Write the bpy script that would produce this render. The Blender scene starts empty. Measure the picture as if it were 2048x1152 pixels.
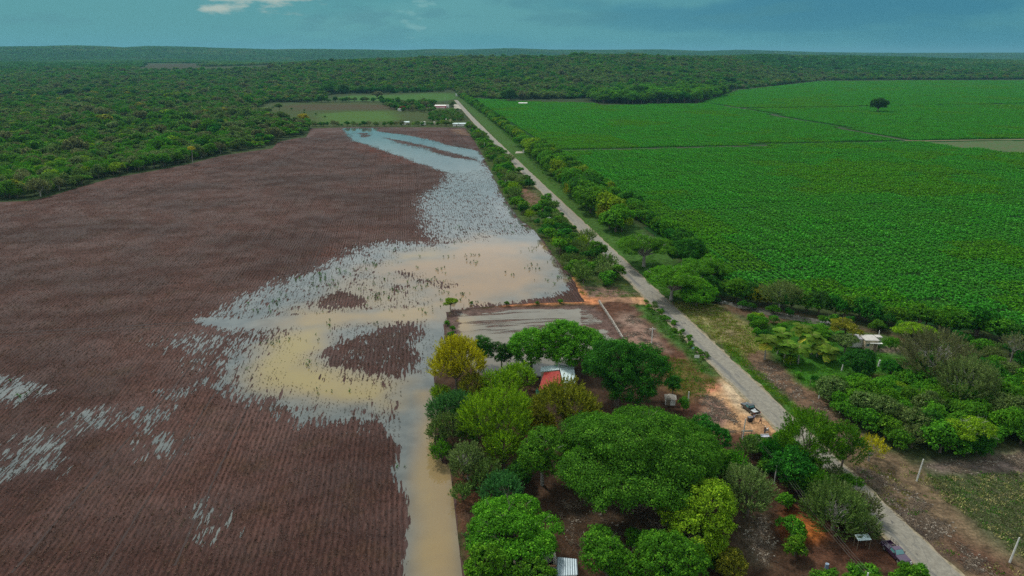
import bpy, math
import numpy as np
from math import radians, sin, cos, pi

# ------------------------------------------------------------------ camera, world, light
sc = bpy.context.scene
H = 80.0; F = 2048 * 24.0 / 36.0; TH = radians(19.0)
camd = bpy.data.cameras.new('camera'); camd.lens = 24; camd.sensor_width = 36; camd.clip_start = 0.5; camd.clip_end = 60000
cam = bpy.data.objects.new('camera', camd); sc.collection.objects.link(cam)
cam.location = (0, 0, H); cam.rotation_euler = (radians(90) - TH, 0, 0); sc.camera = cam
sc.view_settings.view_transform = 'Standard'; sc.view_settings.look = 'None'
sc.view_settings.exposure = 0.30; sc.view_settings.gamma = 1.0
SUN_EL, SUN_AZ = radians(52), radians(-35)      # azimuth measured from +Y towards +X
world = bpy.data.worlds.new('World'); sc.world = world; world.use_nodes = True
def build_world():
    nt = world.node_tree; nt.nodes.clear(); N = nt.nodes.new; L = nt.links.new
    out = N('ShaderNodeOutputWorld'); bg = N('ShaderNodeBackground'); L(bg.outputs[0], out.inputs[0])
    sky = N('ShaderNodeTexSky'); sky.sky_type = 'NISHITA'; sky.sun_disc = False
    sky.sun_elevation = SUN_EL; sky.sun_rotation = SUN_AZ; sky.dust_density = 2.0
    def m(op, a, b=None, c=None, clamp=False):
        n = N('ShaderNodeMath'); n.operation = op; n.use_clamp = clamp
        for i, v in enumerate((a, b, c)):
            if v is None: continue
            if isinstance(v, (int, float)): n.inputs[i].default_value = v
            else: L(v, n.inputs[i])
        return n.outputs[0]
    def mix(f, a, b):
        n = N('ShaderNodeMix'); n.data_type = 'RGBA'
        for i, v in ((0, f), (6, a), (7, b)):
            if isinstance(v, (int, float)): n.inputs[i].default_value = v
            elif isinstance(v, tuple): n.inputs[i].default_value = (*v, 1)
            else: L(v, n.inputs[i])
        return n.outputs[2]
    def smooth(v, a, b):
        n = N('ShaderNodeMapRange'); n.interpolation_type = 'SMOOTHSTEP'
        L(v, n.inputs[0]); n.inputs[1].default_value = a; n.inputs[2].default_value = b
        return n.outputs[0]
    tc = N('ShaderNodeTexCoord'); sp = N('ShaderNodeSeparateXYZ'); L(tc.outputs['Generated'], sp.inputs[0])
    x, y, z = sp.outputs
    az = m('ARCTAN2', x, y)
    comb = N('ShaderNodeCombineXYZ'); L(az, comb.inputs[0]); L(m('MULTIPLY', z, 4.2), comb.inputs[1])
    def noise(scale, detail, off=0.0):
        mp = N('ShaderNodeMapping'); L(comb.outputs[0], mp.inputs[0]); mp.inputs[1].default_value = (off, off * .7, off)
        n = N('ShaderNodeTexNoise'); L(mp.outputs[0], n.inputs[0]); n.inputs['Scale'].default_value = scale; n.inputs['Detail'].default_value = detail
        n.inputs['Roughness'].default_value = .55
        return n.outputs[0]
    n1 = noise(4.0, 6, 3.1); n2 = noise(9.0, 7, 7.7)
    # storm-teal lower sky: paler at the left, deep blue at the right
    lr = smooth(m('ADD', az, m('MULTIPLY', m('SUBTRACT', n1, .5), .25)), -0.25, 0.38)
    low = mix(lr, (.045, .280, .320), (.015, .185, .285))
    low = mix(m('MULTIPLY', smooth(n1, .45, .64), .65), low, (.085, .33, .355))
    low = mix(m('MULTIPLY', smooth(n2, .50, .66), .55), low, (.028, .200, .265))
    hor = m('MULTIPLY', smooth(z, .055, .0), .35)
    low = mix(hor, low, (.085, .34, .385))
    # pale breaks in the cloud deck
    def blob(a0, z0, ra, rz):
        u = m('DIVIDE', m('SUBTRACT', az, a0), ra); v = m('DIVIDE', m('SUBTRACT', z, z0), rz)
        return m('SUBTRACT', 1.0, m('ADD', m('MULTIPLY', u, u), m('MULTIPLY', v, v)))
    n3 = noise(17.0, 8, 1.3)
    b1 = m('ADD', blob(-.335, .073, .085, .030), m('MULTIPLY', m('SUBTRACT', n3, .5), 6.5))
    b2 = m('ADD', blob(-.132, .062, .030, .040), m('MULTIPLY', m('SUBTRACT', n3, .52), 7.0))
    low = mix(m('MULTIPLY', smooth(b1, .0, 1.3), .85), low, (.46, .52, .46))
    low = mix(m('MULTIPLY', smooth(b2, .5, 1.1), .5), low, (.20, .44, .45))
    # bright overcast higher up (what the flooded field mirrors)
    hi = mix(smooth(n1, .35, .65), (.55, .66, .71), (.85, .90, .90))
    el = smooth(m('ADD', z, m('MULTIPLY', m('SUBTRACT', n1, .5), .06)), .085, .24)
    low = mix(.17, low, (0.0, .0, .0))
    cloud = mix(el, low, hi)
    back = smooth(y, .15, -.5)
    cloud = mix(m('MULTIPLY', back, .6), cloud, (.5, .55, .58))
    nis = N('ShaderNodeVectorMath'); nis.operation = 'SCALE'; L(sky.outputs[0], nis.inputs[0]); nis.inputs[3].default_value = 1.0
    # Background strength 0.1: Nishita at full value, cloud colours scaled by 10 to compensate
    cs = N('ShaderNodeVectorMath'); cs.operation = 'SCALE'; L(cloud, cs.inputs[0]); cs.inputs[3].default_value = 10.0
    L(mix(.93, nis.outputs[0], cs.outputs[0]), bg.inputs[0]); bg.inputs[1].default_value = 0.1
build_world()
sun = bpy.data.lights.new('sun', 'SUN'); sun.energy = 2.4; sun.angle = radians(6); sun.color = (1, .96, .88)
so = bpy.data.objects.new('sun', sun); sc.collection.objects.link(so)
so.rotation_euler = (radians(90) - SUN_EL, 0, -SUN_AZ + pi)   # lamp shines along its -Z
from mathutils import Vector
sd = Vector((sin(SUN_AZ) * cos(SUN_EL), cos(SUN_AZ) * cos(SUN_EL), sin(SUN_EL)))
so.rotation_euler = (-sd).to_track_quat('-Z', 'Y').to_euler()
sc.cycles.max_bounces = 6; sc.cycles.diffuse_bounces = 3; sc.cycles.transmission_bounces = 3; sc.cycles.transparent_max_bounces = 8
sc.cycles.volume_bounces = 0; sc.cycles.use_denoising = False

# ------------------------------------------------------------------ projection helpers (photo pixel -> place on the ground)
def G(px, py, z=0.0):
    dx = (px - 1024) / F; dy = (576 - py) / F
    ry = cos(TH) + dy * sin(TH); rz = -sin(TH) + dy * cos(TH)
    t = (z - H) / rz
    return dx * t, ry * t
def GP(poly, z=0.0): return np.array([G(a, b, z) for a, b in poly])
def PXY(x, y, z):
    zz = z - H; d = y * cos(TH) - zz * sin(TH); u = y * sin(TH) + zz * cos(TH)
    return 1024 + F * x / d, 576 - F * u / d
def scale_at(py, z=0.0):
    return None
def depth_at(px, py, z=0.0):
    x, y = G(px, py, z); return y * cos(TH) - (z - H) * sin(TH)
A0 = np.array(G(1500, 775)); A1 = np.array(G(1105, 395)); RD = (A1 - A0) / np.linalg.norm(A1 - A0)
YAW = math.atan2(-RD[0], RD[1])    # road direction = rotate +Y by YAW

def inside(P, poly):
    x, y = P[:, 0], P[:, 1]; r = np.zeros(len(P), bool); n = len(poly)
    for i in range(n):
        x1, y1 = poly[i]; x2, y2 = poly[(i + 1) % n]
        if y1 == y2: continue
        c = ((y1 > y) != (y2 > y)) & (x < (x2 - x1) * (y - y1) / (y2 - y1) + x1)
        r ^= c
    return r
def edge_dist(P, poly, closed=True):
    d = np.full(len(P), 1e9); n = len(poly)
    for i in range(n if closed else n - 1):
        a = np.asarray(poly[i], float); b = np.asarray(poly[(i + 1) % n], float); ab = b - a
        t = np.clip(((P - a) @ ab) / max(ab @ ab, 1e-9), 0, 1)
        q = P - a - t[:, None] * ab
        d = np.minimum(d, q[:, 0]**2 + q[:, 1]**2)
    return np.sqrt(d)
def sdf(P, poly):   # positive inside
    return np.where(inside(P, poly), 1, -1) * edge_dist(P, poly)
def vnoise(P, s, seed):   # smooth value noise, -1..1
    r = np.random.default_rng(seed); T = r.uniform(-1, 1, (64, 64))
    Q = P / s; i = np.floor(Q).astype(int); f = Q - i; f = f * f * (3 - 2 * f); i %= 64; j = (i + 1) % 64
    a = T[i[:, 0], i[:, 1]]; b = T[j[:, 0], i[:, 1]]; c = T[i[:, 0], j[:, 1]]; d = T[j[:, 0], j[:, 1]]
    return (a * (1 - f[:, 0]) + b * f[:, 0]) * (1 - f[:, 1]) + (c * (1 - f[:, 0]) + d * f[:, 0]) * f[:, 1]
def sstep(a, b, x):
    t = np.clip((x - a) / (b - a), 0, 1); return t * t * (3 - 2 * t)

# ------------------------------------------------------------------ terrain height
R1X = [-1500, -400, 0, 80, 150, 215, 250, 300, 350, 430, 550, 620, 700, 800, 870, 930, 1020, 1100, 1200, 1320, 1400, 1480, 1560, 1650, 1800, 2048, 2500, 4000]
R1Y = [97, 96, 94.5, 94.5, 92.5, 94, 96, 93, 94, 96.5, 99.5, 98.5, 99.5, 101.5, 99, 100, 97.5, 100, 100.5, 99.5, 102.5, 100, 102.5, 105, 106.5, 105.5, 105, 105]
R2X = [-1500, 0, 300, 520, 620, 700, 800, 900, 1050, 1250, 1400, 1520, 1600, 1700, 1800, 1900, 2048, 2400, 4000]
R2Y = [126, 126, 128, 129, 122, 118, 113, 110.5, 110, 109.5, 112.5, 110.5, 111, 112, 114, 117, 121, 124, 126]
R0X = [-1500, -300, 0, 200, 400, 600, 900, 4000]
def hz(x, y):
    x = np.asarray(x, float); y = np.asarray(y, float)
    yy = np.maximum(y, 1.0); X = 1024 + F / cos(TH) * x / yy
    FH = F / cos(TH)
    y1 = np.interp(X, R1X, R1Y); y2 = np.interp(X, R2X, R2Y)
    d1 = np.interp(X, [-400, 0, 600, 1500, 2048], [5200, 5200, 6400, 8000, 9000])
    z1 = H + (106 - y1) / FH * d1 - 8
    d2 = np.interp(X, [0, 600, 1400, 1600, 2400], [2900, 2500, 2500, 3100, 3400])
    z2 = H + (106 - y2) / FH * d2 - 8
    s2 = np.interp(X, [0, 1000, 1450, 1600, 2400], [1500, 1220, 1350, 2050, 2100])
    t = sstep(0, 1, (yy - s2) / (d2 - s2))
    base = z2 * t
    u = sstep(0, 1, (yy - d2) / (d1 - d2 - 1200))
    valley = 22 + 10 * np.sin(X * .006)
    base = np.where(yy > d2, z2 + (np.minimum(valley, z2) - z2) * sstep(0, 1, (yy - d2) / 1100), base)
    t1 = sstep(0, 1, (yy - (d1 - 1500)) / 1500)
    base = np.maximum(base, z1 * t1 * (yy > d1 - 1500))
    P = np.stack([x.ravel(), y.ravel()], 1)
    w = (vnoise(P, 330, 5) * 7 + vnoise(P, 130, 6) * 3).reshape(x.shape)
    amp = np.clip((yy - s2) / 900, 0, 1) * np.clip(1 - np.abs(yy - d2) / 5000, 0.4, 1)
    base = base + w * amp * (base > .5) * .8
    base = np.where(yy > d1 + 600, base - np.clip((yy - d1 - 600) * .006, 0, 60), base)
    return np.where(y < 900, 0.0, base)

# ------------------------------------------------------------------ object helpers
COL = sc.collection
def link(o): COL.objects.link(o); return o
def tag(o, label=None, cat=None, group=None, kind=None):
    if label: o['label'] = label
    if cat: o['category'] = cat
    if group: o['group'] = group
    if kind: o['kind'] = kind
    return o
def empty(name, loc=(0, 0, 0), rz=0.0, s=1.0):
    o = bpy.data.objects.new(name, None); link(o); o.location = loc; o.rotation_euler = (0, 0, rz); o.scale = (s, s, s)
    o.empty_display_size = .3
    return o
def npmesh(name, V, faces_n, idx, mats=(), attrs=None, smooth=False, matidx=None):
    """V (N,3); faces_n = verts per face (int for uniform) ; idx flat vertex indices"""
    me = bpy.data.meshes.new(name); V = np.asarray(V, np.float32); idx = np.asarray(idx, np.int32).ravel()
    nf = len(idx) // faces_n
    me.vertices.add(len(V)); me.vertices.foreach_set('co', V.ravel())
    me.loops.add(len(idx)); me.loops.foreach_set('vertex_index', idx)
    me.polygons.add(nf); me.polygons.foreach_set('loop_start', np.arange(nf, dtype=np.int32) * faces_n)
    try: me.polygons.foreach_set('loop_total', np.full(nf, faces_n, np.int32))
    except Exception: pass
    for m_ in mats: me.materials.append(m_)
    if matidx is not None: me.polygons.foreach_set('material_index', np.asarray(matidx, np.int32))
    if smooth: me.polygons.foreach_set('use_smooth', np.ones(nf, bool))
    for k, (dom, typ, arr) in (attrs or {}).items():
        a = me.attributes.new(k, typ, dom)
        a.data.foreach_set('color' if typ == 'FLOAT_COLOR' else 'value', np.asarray(arr, np.float32).ravel())
    me.update(calc_edges=True)
    return me
def mobj(name, me, parent=None, loc=None):
    o = bpy.data.objects.new(name, me); link(o)
    if parent: o.parent = parent
    if loc is not None: o.location = loc
    return o

class MB:
    """small solid-mesh collector"""
    def __init__(s): s.v = []; s.f = []
    def add(s, vs, fs):
        b = len(s.v); s.v += [tuple(map(float, p)) for p in vs]; s.f += [tuple(i + b for i in f) for f in fs]; return s
    def box(s, c, d, rz=0.0, taper=1.0, rx=0.0):
        hx, hy, hz_ = d[0] / 2, d[1] / 2, d[2] / 2; vs = []
        for k in (-1, 1):
            t = taper if k > 0 else 1
            for a, b in ((-1, -1), (1, -1), (1, 1), (-1, 1)):
                x, y, z = a * hx * t, b * hy * t, k * hz_
                y, z = y * cos(rx) - z * sin(rx), y * sin(rx) + z * cos(rx)
                x, y = x * cos(rz) - y * sin(rz), x * sin(rz) + y * cos(rz)
                vs.append((x + c[0], y + c[1], z + c[2]))
        return s.add(vs, [(3, 2, 1, 0), (4, 5, 6, 7), (0, 1, 5, 4), (1, 2, 6, 5), (2, 3, 7, 6), (3, 0, 4, 7)])
    def tube(s, pts, rad, n=6, cap=True):
        pts = [Vector(p) for p in pts]; rad = rad if isinstance(rad, (list, tuple)) else [rad] * len(pts); vs = []
        for i, p in enumerate(pts):
            d = (pts[min(i + 1, len(pts) - 1)] - pts[max(i - 1, 0)]).normalized()
            a = d.cross(Vector((0, 0, 1)) if abs(d.z) < .9 else Vector((1, 0, 0))).normalized(); b = d.cross(a)
            for k in range(n):
                w = 2 * pi * k / n; vs.append(p + (a * cos(w) + b * sin(w)) * rad[i])
        fs = [(i * n + k, i * n + (k + 1) % n, (i + 1) * n + (k + 1) % n, (i + 1) * n + k) for i in range(len(pts) - 1) for k in range(n)]
        if cap: fs += [tuple(range(n)), tuple(range(len(vs) - 1, len(vs) - 1 - n, -1))]
        return s.add(vs, fs)
    def prism(s, poly, z0, z1):
        """poly xy list, z0/z1 numbers or per-vertex lists"""
        n = len(poly); Z0 = z0 if hasattr(z0, '__len__') else [z0] * n; Z1 = z1 if hasattr(z1, '__len__') else [z1] * n
        a = sum(poly[i][0] * poly[(i + 1) % n][1] - poly[(i + 1) % n][0] * poly[i][1] for i in range(n))
        o = list(range(n)) if a > 0 else list(range(n - 1, -1, -1))
        vs = [(poly[i][0], poly[i][1], Z0[i]) for i in o] + [(poly[i][0], poly[i][1], Z1[i]) for i in o]
        return s.add(vs, [tuple(range(n - 1, -1, -1)), tuple(range(n, 2 * n))] + [(i, (i + 1) % n, n + (i + 1) % n, n + i) for i in range(n)])
    def side(s, prof, y0, y1):
        """profile in x,z extruded along y"""
        n = len(prof); vs = [(x, y0, z) for x, z in prof] + [(x, y1, z) for x, z in prof]
        return s.add(vs, [tuple(range(n)), tuple(range(2 * n - 1, n - 1, -1))] + [(i + n, (i + 1) % n + n, (i + 1) % n, i) for i in range(n)])
    def ball(s, c, r, n=8, sz=1.0):
        vs = []; m_ = n // 2
        for i in range(m_ + 1):
            a = pi * i / m_
            for k in range(n): vs.append((c[0] + r * sin(a) * cos(2 * pi * k / n), c[1] + r * sin(a) * sin(2 * pi * k / n), c[2] + r * sz * cos(a)))
        return s.add(vs, [(i * n + k, (i + 1) * n + k, (i + 1) * n + (k + 1) % n, i * n + (k + 1) % n) for i in range(m_) for k in range(n)])
    def torus(s, c, R, r, axis='y', n=20, m_=8):
        vs = []
        for i in range(n):
            a = 2 * pi * i / n
            for k in range(m_):
                b = 2 * pi * k / m_; q = R + r * cos(b)
                if axis == 'y': vs.append((c[0] + q * cos(a), c[1] + r * sin(b), c[2] + q * sin(a)))
                else: vs.append((c[0] + q * cos(a), c[1] + q * sin(a), c[2] + r * sin(b)))
        return s.add(vs, [(i * m_ + k, i * m_ + (k + 1) % m_, ((i + 1) % n) * m_ + (k + 1) % m_, ((i + 1) % n) * m_ + k) for i in range(n) for k in range(m_)])
    def mesh(s, name, mat, bevel=0):
        me = bpy.data.meshes.new(name); me.from_pydata(s.v, [], s.f); me.materials.append(mat)
        if bevel:
            import bmesh
            bm = bmesh.new(); bm.from_mesh(me)
            bmesh.ops.bevel(bm, geom=[e for e in bm.edges if len(e.link_faces) == 2 and e.calc_face_angle(0) > .6], offset=bevel, segments=2, profile=.6, affect='EDGES')
            bm.to_mesh(me); bm.free()
        me.update(); return me
    def build(s, name, mat, parent=None, loc=None, bevel=0):
        return mobj(name, s.mesh(name, mat, bevel), parent, loc)

# ------------------------------------------------------------------ materials
class NT:
    def __init__(s, name):
        s.m = bpy.data.materials.new(name); s.m.use_nodes = True; s.nt = s.m.node_tree; s.nt.nodes.clear()
        s.out = s.nt.nodes.new('ShaderNodeOutputMaterial')
    def n(s, t, **k):
        o = s.nt.nodes.new(t)
        for a, b in k.items(): setattr(o, a, b)
        return o
    def L(s, a, b): s.nt.links.new(a, b)
    def put(s, sock, v):
        if isinstance(v, (int, float)): sock.default_value = v
        elif isinstance(v, tuple): sock.default_value = (*v, 1) if len(v) == 3 and sock.type == 'RGBA' else v
        else: s.L(v, sock)
    def math(s, op, a, b=None, clamp=False):
        n = s.n('ShaderNodeMath', operation=op, use_clamp=clamp); s.put(n.inputs[0], a)
        if b is not None: s.put(n.inputs[1], b)
        return n.outputs[0]
    def mix(s, f, a, b, mode='MIX'):
        n = s.n('ShaderNodeMix', data_type='RGBA', blend_type=mode); s.put(n.inputs[0], f); s.put(n.inputs[6], a); s.put(n.inputs[7], b); return n.outputs[2]
    def smooth(s, v, a, b, lo=0.0, hi=1.0):
        n = s.n('ShaderNodeMapRange', interpolation_type='SMOOTHSTEP'); s.put(n.inputs[0], v)
        for i, q in ((1, a), (2, b), (3, lo), (4, hi)): s.put(n.inputs[i], q)
        return n.outputs[0]
    def noise(s, vec, scale, detail=4, rough=.55, dist=0.0):
        n = s.n('ShaderNodeTexNoise'); s.L(vec, n.inputs['Vector']); n.inputs['Scale'].default_value = scale
        n.inputs['Detail'].default_value = detail; n.inputs['Roughness'].default_value = rough; n.inputs['Distortion'].default_value = dist
        return n.outputs[0]
    def pos(s): return s.n('ShaderNodeNewGeometry').outputs['Position']
    def rows(s, sx=1.0, sy=1.0):
        """world position in the road's frame: x across the rows, y along them"""
        r = s.n('ShaderNodeVectorRotate', rotation_type='Z_AXIS'); s.L(s.pos(), r.inputs['Vector']); r.inputs['Angle'].default_value = -YAW
        m_ = s.n('ShaderNodeVectorMath', operation='MULTIPLY'); s.L(r.outputs[0], m_.inputs[0]); m_.inputs[1].default_value = (sx, sy, 1)
        return m_.outputs[0]
    def attr(s, name): return s.n('ShaderNodeAttribute', attribute_name=name)
    def bsdf(s, col, rough=.8, spec=.3, bump=None, bd=.1, bstr=1.0, metal=0.0, **k):
        b = s.n('ShaderNodeBsdfPrincipled'); s.put(b.inputs['Base Color'], col); s.put(b.inputs['Roughness'], rough)
        s.put(b.inputs['Specular IOR Level'], spec); s.put(b.inputs['Metallic'], metal)
        for a, v in k.items(): s.put(b.inputs[a], v)
        if bump is not None:
            bn = s.n('ShaderNodeBump'); s.put(bn.inputs['Height'], bump); bn.inputs['Distance'].default_value = bd; bn.inputs['Strength'].default_value = bstr
            s.L(bn.outputs[0], b.inputs['Normal'])
        return b.outputs[0]
    def done(s, sh): s.L(sh, s.out.inputs[0]); return s.m

def simple(name, col, rough=.7, var=.2, scale=1.5, metal=0.0, spec=.4, bump=0.0):
    t = NT(name); co = t.n('ShaderNodeTexCoord').outputs['Object']
    n = t.noise(co, scale, 5); n2 = t.noise(co, scale * 7, 3)
    f = t.math('ADD', t.math('MULTIPLY', n, .6), t.math('MULTIPLY', n2, .4))
    c = t.mix(t.smooth(f, .35, .65), tuple(c * (1 - var) for c in col), tuple(min(1, c * (1 + var)) for c in col))
    return t.done(t.bsdf(c, rough, spec, bump=n2 if bump else None, bd=bump, metal=metal))

LEAFGAIN = 2.4
def leafmat(name, col, col2=None, trans=.38, varr=.28):
    col = tuple(c * LEAFGAIN for c in col)
    if col2: col2 = tuple(c * LEAFGAIN for c in col2)
    t = NT(name); a = t.attr('tint').outputs['Fac']
    col2 = col2 or tuple(c * f for c, f in zip(col, (1.9, 1.35, 1.2)))
    c = t.mix(t.smooth(a, .25, .95), tuple(x * .42 for x in col), col)
    c = t.mix(t.smooth(a, .72, 1.0), c, col2)
    oi = t.n('ShaderNodeObjectInfo')
    hs = t.n('ShaderNodeHueSaturation'); t.L(c, hs.inputs['Color'])
    t.put(hs.inputs['Hue'], t.math('ADD', .5, t.math('MULTIPLY', t.math('SUBTRACT', oi.outputs['Random'], .5), .022 * varr / .28)))
    t.put(hs.inputs['Value'], t.math('ADD', 1 - varr / 2, t.math('MULTIPLY', oi.outputs['Random'], varr)))
    d = t.bsdf(hs.outputs[0], .7, .08)
    tr = t.n('ShaderNodeBsdfTranslucent'); t.L(t.mix(1.0, hs.outputs[0], (1.0, 1.25, .6), 'MULTIPLY'), tr.inputs[0])
    mx = t.n('ShaderNodeMixShader'); mx.inputs[0].default_value = trans; t.L(d, mx.inputs[1]); t.L(tr.outputs[0], mx.inputs[2])
    return t.done(mx.outputs[0])

LEAF = {
 'green':  leafmat('leaf_green', (.042, .125, .007)),
 'bright': leafmat('leaf_bright_green', (.048, .140, .006), (.10, .21, .012)),
 'dark':   leafmat('leaf_dark_green', (.017, .082, .006), (.04, .14, .01)),
 'deep':   leafmat('leaf_deep_green', (.015, .060, .006), (.035, .10, .01)),
 'lime':   leafmat('leaf_lime', (.100, .170, .006), (.19, .25, .012)),
 'yellow': leafmat('leaf_yellow', (.25, .22, .006), (.42, .36, .012)),
 'olive':  leafmat('leaf_olive', (.115, .120, .010), (.24, .21, .02)),
 'grey':   leafmat('leaf_grey_green', (.064, .105, .026), (.12, .16, .045)),
 'sage':   leafmat('leaf_sage', (.088, .120, .040), (.16, .19, .07)),
 'blue':   leafmat('leaf_blue_green', (.032, .095, .026), (.07, .15, .05)),
 'dry':    leafmat('leaf_dry', (.095, .098, .048), (.16, .155, .085)),
 'palm':   leafmat('leaf_palm', (.085, .155, .012), (.30, .26, .03)),
 'crop':   leafmat('leaf_crop', (.042, .178, .017), (.098, .28, .028), varr=.15),
 'crop2':  leafmat('leaf_crop_yellowish', (.055, .170, .008), (.12, .27, .015), varr=.15),
 'straw':  leafmat('leaf_straw', (.26, .22, .10), (.36, .32, .16)),
 'giant':  leafmat('leaf_giant_tree', (.034, .098, .006), (.075, .160, .012)),
 'rust':   leafmat('leaf_rusty', (.14, .035, .02), (.2, .06, .03)),
}
BARK = simple('bark', (.14, .11, .085), .9, .35, 2.0, bump=.05)
PALEBARK = simple('pale_bark', (.30, .28, .24), .9, .3, 2.0, bump=.05)

# ------------------------------------------------------------------ vegetation meshes
def unit(a): return a / np.maximum(np.linalg.norm(a, axis=1, keepdims=True), 1e-9)
def quads(rng, pos, nrm, size, asp=.62, tan=None):
    M = len(pos); nrm = unit(nrm)
    t = tan if tan is not None else rng.normal(size=(M, 3))
    t = unit(t - (t * nrm).sum(1, keepdims=True) * nrm * (0 if tan is not None else 1)); b = unit(np.cross(nrm, t))
    s = (size * rng.uniform(.65, 1.3, M))[:, None]
    a, c = t * s * .5, b * s * .5 * asp
    k = nrm * s * .14
    V = np.stack([pos - a - k, pos - c * 1.1 + k * .5, pos + a - k, pos + c * 1.1 + k * .5], 1).reshape(-1, 3)
    return V
def leafmesh(name, parts, mat):
    mat = LEAF[mat] if isinstance(mat, str) else mat
    V = np.concatenate([p[0] for p in parts]); T = np.concatenate([p[1] for p in parts])
    n = len(V) // 4
    return npmesh(name, V, 4, np.arange(n * 4), [mat], {'tint': ('FACE', 'FLOAT', T)})
def sphdirs(rng, n, zmin=-.35):
    z = rng.uniform(zmin, 1, n); a = rng.uniform(0, 2 * pi, n); r = np.sqrt(1 - z * z)
    return np.stack([r * np.cos(a), r * np.sin(a), z], 1)
def crown(rng, R, Hc, zc, kind='dome', leaf=.4, dens=1.0, lobes=None):
    """returns (verts, tint), lobe centres"""
    asp = Hc / 2 / R
    if kind == 'umbrella':
        nl = lobes or 16; d = sphdirs(rng, nl, .1); rr = np.sqrt(rng.uniform(.05, 1, nl))
        a = rng.uniform(0, 2 * pi, nl); LC = np.stack([np.cos(a) * rr * R * .78, np.sin(a) * rr * R * .78, (1 - rr**2) * Hc * .38 - Hc * .1], 1)
        lr = R * rng.uniform(.22, .36, nl); lz = .42
    elif kind == 'feather':
        nl = lobes or 10; d = sphdirs(rng, nl, -.75); LC = d * np.array([R, R, Hc / 2]) * .5; lr = R * rng.uniform(.35, .55, nl); lz = max(asp, .8)
    else:
        nl = lobes or 13; d = sphdirs(rng, nl, -.75); LC = d * np.array([R, R, Hc / 2]) * rng.uniform(.45, .68, nl)[:, None]; lr = R * rng.uniform(.26, .52, nl); lz = min(1.0, asp * 1.1)
    LC = np.concatenate([LC, [[0, 0, Hc * .12]]]); lr = np.append(lr, R * (.5 if kind != 'umbrella' else .3)); nl += 1
    parts = []
    cr0 = max(.45, R * (.085 if kind == 'umbrella' else .10))
    for i in range(nl):
        area = 2 * pi * lr[i]**2 * 1.3
        nc = max(6, int(area / (cr0 * cr0) * .85 * dens))
        dd = sphdirs(rng, nc, -.45 if kind != 'umbrella' else -.15)
        C = LC[i] + dd * np.array([lr[i], lr[i], lr[i] * lz]) * rng.uniform(.72, 1.17, nc)[:, None]
        # drop clusters buried in another lobe
        keep = np.ones(nc, bool)
        for j in range(nl):
            if j == i: continue
            q = (C - LC[j]) / np.array([lr[j], lr[j], lr[j] * lz]); keep &= (q**2).sum(1) > .55
        C = C[keep]; dd = dd[keep]; nc = len(C)
        if nc == 0: continue
        ct = rng.uniform(0, 1, nc); per = max(6, int(4.2 * cr0**2 / leaf**2 * (1.5 if kind != 'umbrella' else 1.2)))
        per = min(per, 95)
        M = nc * per; ld = sphdirs(rng, M, -.8); cc = np.repeat(C, per, 0); cd = np.repeat(dd, per, 0)
        if kind == 'feather':
            ax = unit(cd + np.array([0, 0, .9]) + rng.normal(size=(nc, 3)).repeat(per, 0) * .18); tt = rng.uniform(-.4, 1.5, M)[:, None]
            pos = cc + ax * tt * cr0 * 1.7 + ld * cr0 * (.42 - .2 * np.clip(tt, 0, 1))
            V = quads(rng, pos, ld + rng.normal(size=(M, 3)) * .5, leaf * 1.05, .42, tan=unit(ax + ld * .6))
        else:
            pos = cc + ld * cr0 * rng.uniform(.45, 1.05, M)[:, None] * np.array([1, 1, .75])
            V = quads(rng, pos, ld * .9 + cd * .5 + np.array([0, 0, .55]) + rng.normal(size=(M, 3)) * .45, leaf)
        tint = np.clip(np.repeat(ct, per) * .45 + rng.uniform(0, .62, M), 0, 1)
        parts.append((V, tint))
    V = np.concatenate([p[0] for p in parts]); T = np.concatenate([p[1] for p in parts]); V[:, 2] += zc
    LC = LC.copy(); LC[:, 2] += zc
    return (V, T), LC
def trunkmesh(rng, LC, Th, r0, mat, twigs=0, R=5, name='trunk', lean=.05):
    m_ = MB(); top = Vector((rng.normal() * lean * Th, rng.normal() * lean * Th, Th))
    m_.tube([(0, 0, -.3), (top.x * .3, top.y * .3, Th * .4), top], [r0 * 1.25, r0 * .95, r0 * .8], 8)
    for c in LC:
        c = Vector(c); mid = top.lerp(c, .5) + Vector((rng.normal(), rng.normal(), -.4)) * .04 * R
        m_.tube([top - Vector((0, 0, r0)), mid, c], [r0 * .55, r0 * .38, r0 * .18], 5)
        R = min(R, 5.5)
        for _ in range(twigs):
            e = c + Vector(sphdirs(rng, 1, -.1)[0]) * R * rng.uniform(.3, .55); s = mid.lerp(c, rng.uniform(.2, 1))
            k = s.lerp(e, .5) + Vector(rng.normal(size=3)) * .05 * R
            m_.tube([s, k, e], [r0 * .2, r0 * .13, r0 * .06], 4)
            for _ in range(2):
                e2 = e + Vector(sphdirs(rng, 1, 0)[0]) * R * rng.uniform(.12, .25); m_.tube([k.lerp(e, .6), e2], [r0 * .1, r0 * .04], 3)
    return m_.mesh(name, mat)
TREES = {}
def tree_meshes(key, seed, R, Hc, Th, kind, leafcol, leaf=.4, dens=1.0, lobes=None, twigs=0, bark=None, r0=None):
    rng = np.random.default_rng(seed)
    (V, T), LC = crown(rng, R, Hc, Th + Hc / 2, kind, leaf, dens, lobes)
    cm = leafmesh(key + '_crown', [(V, T)], LEAF[leafcol])
    tm = trunkmesh(rng, LC, Th + Hc * .15, r0 or max(.12, R * .055), bark or BARK, twigs, R)
    return cm, tm
def put_tree(name, meshes, loc, label, cat, group=None, rz=0.0, s=1.0):
    e = empty(name, loc, rz, s); tag(e, label, cat, group)
    mobj('crown', meshes[0], e); mobj('trunk', meshes[1], e)
    return e
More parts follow.
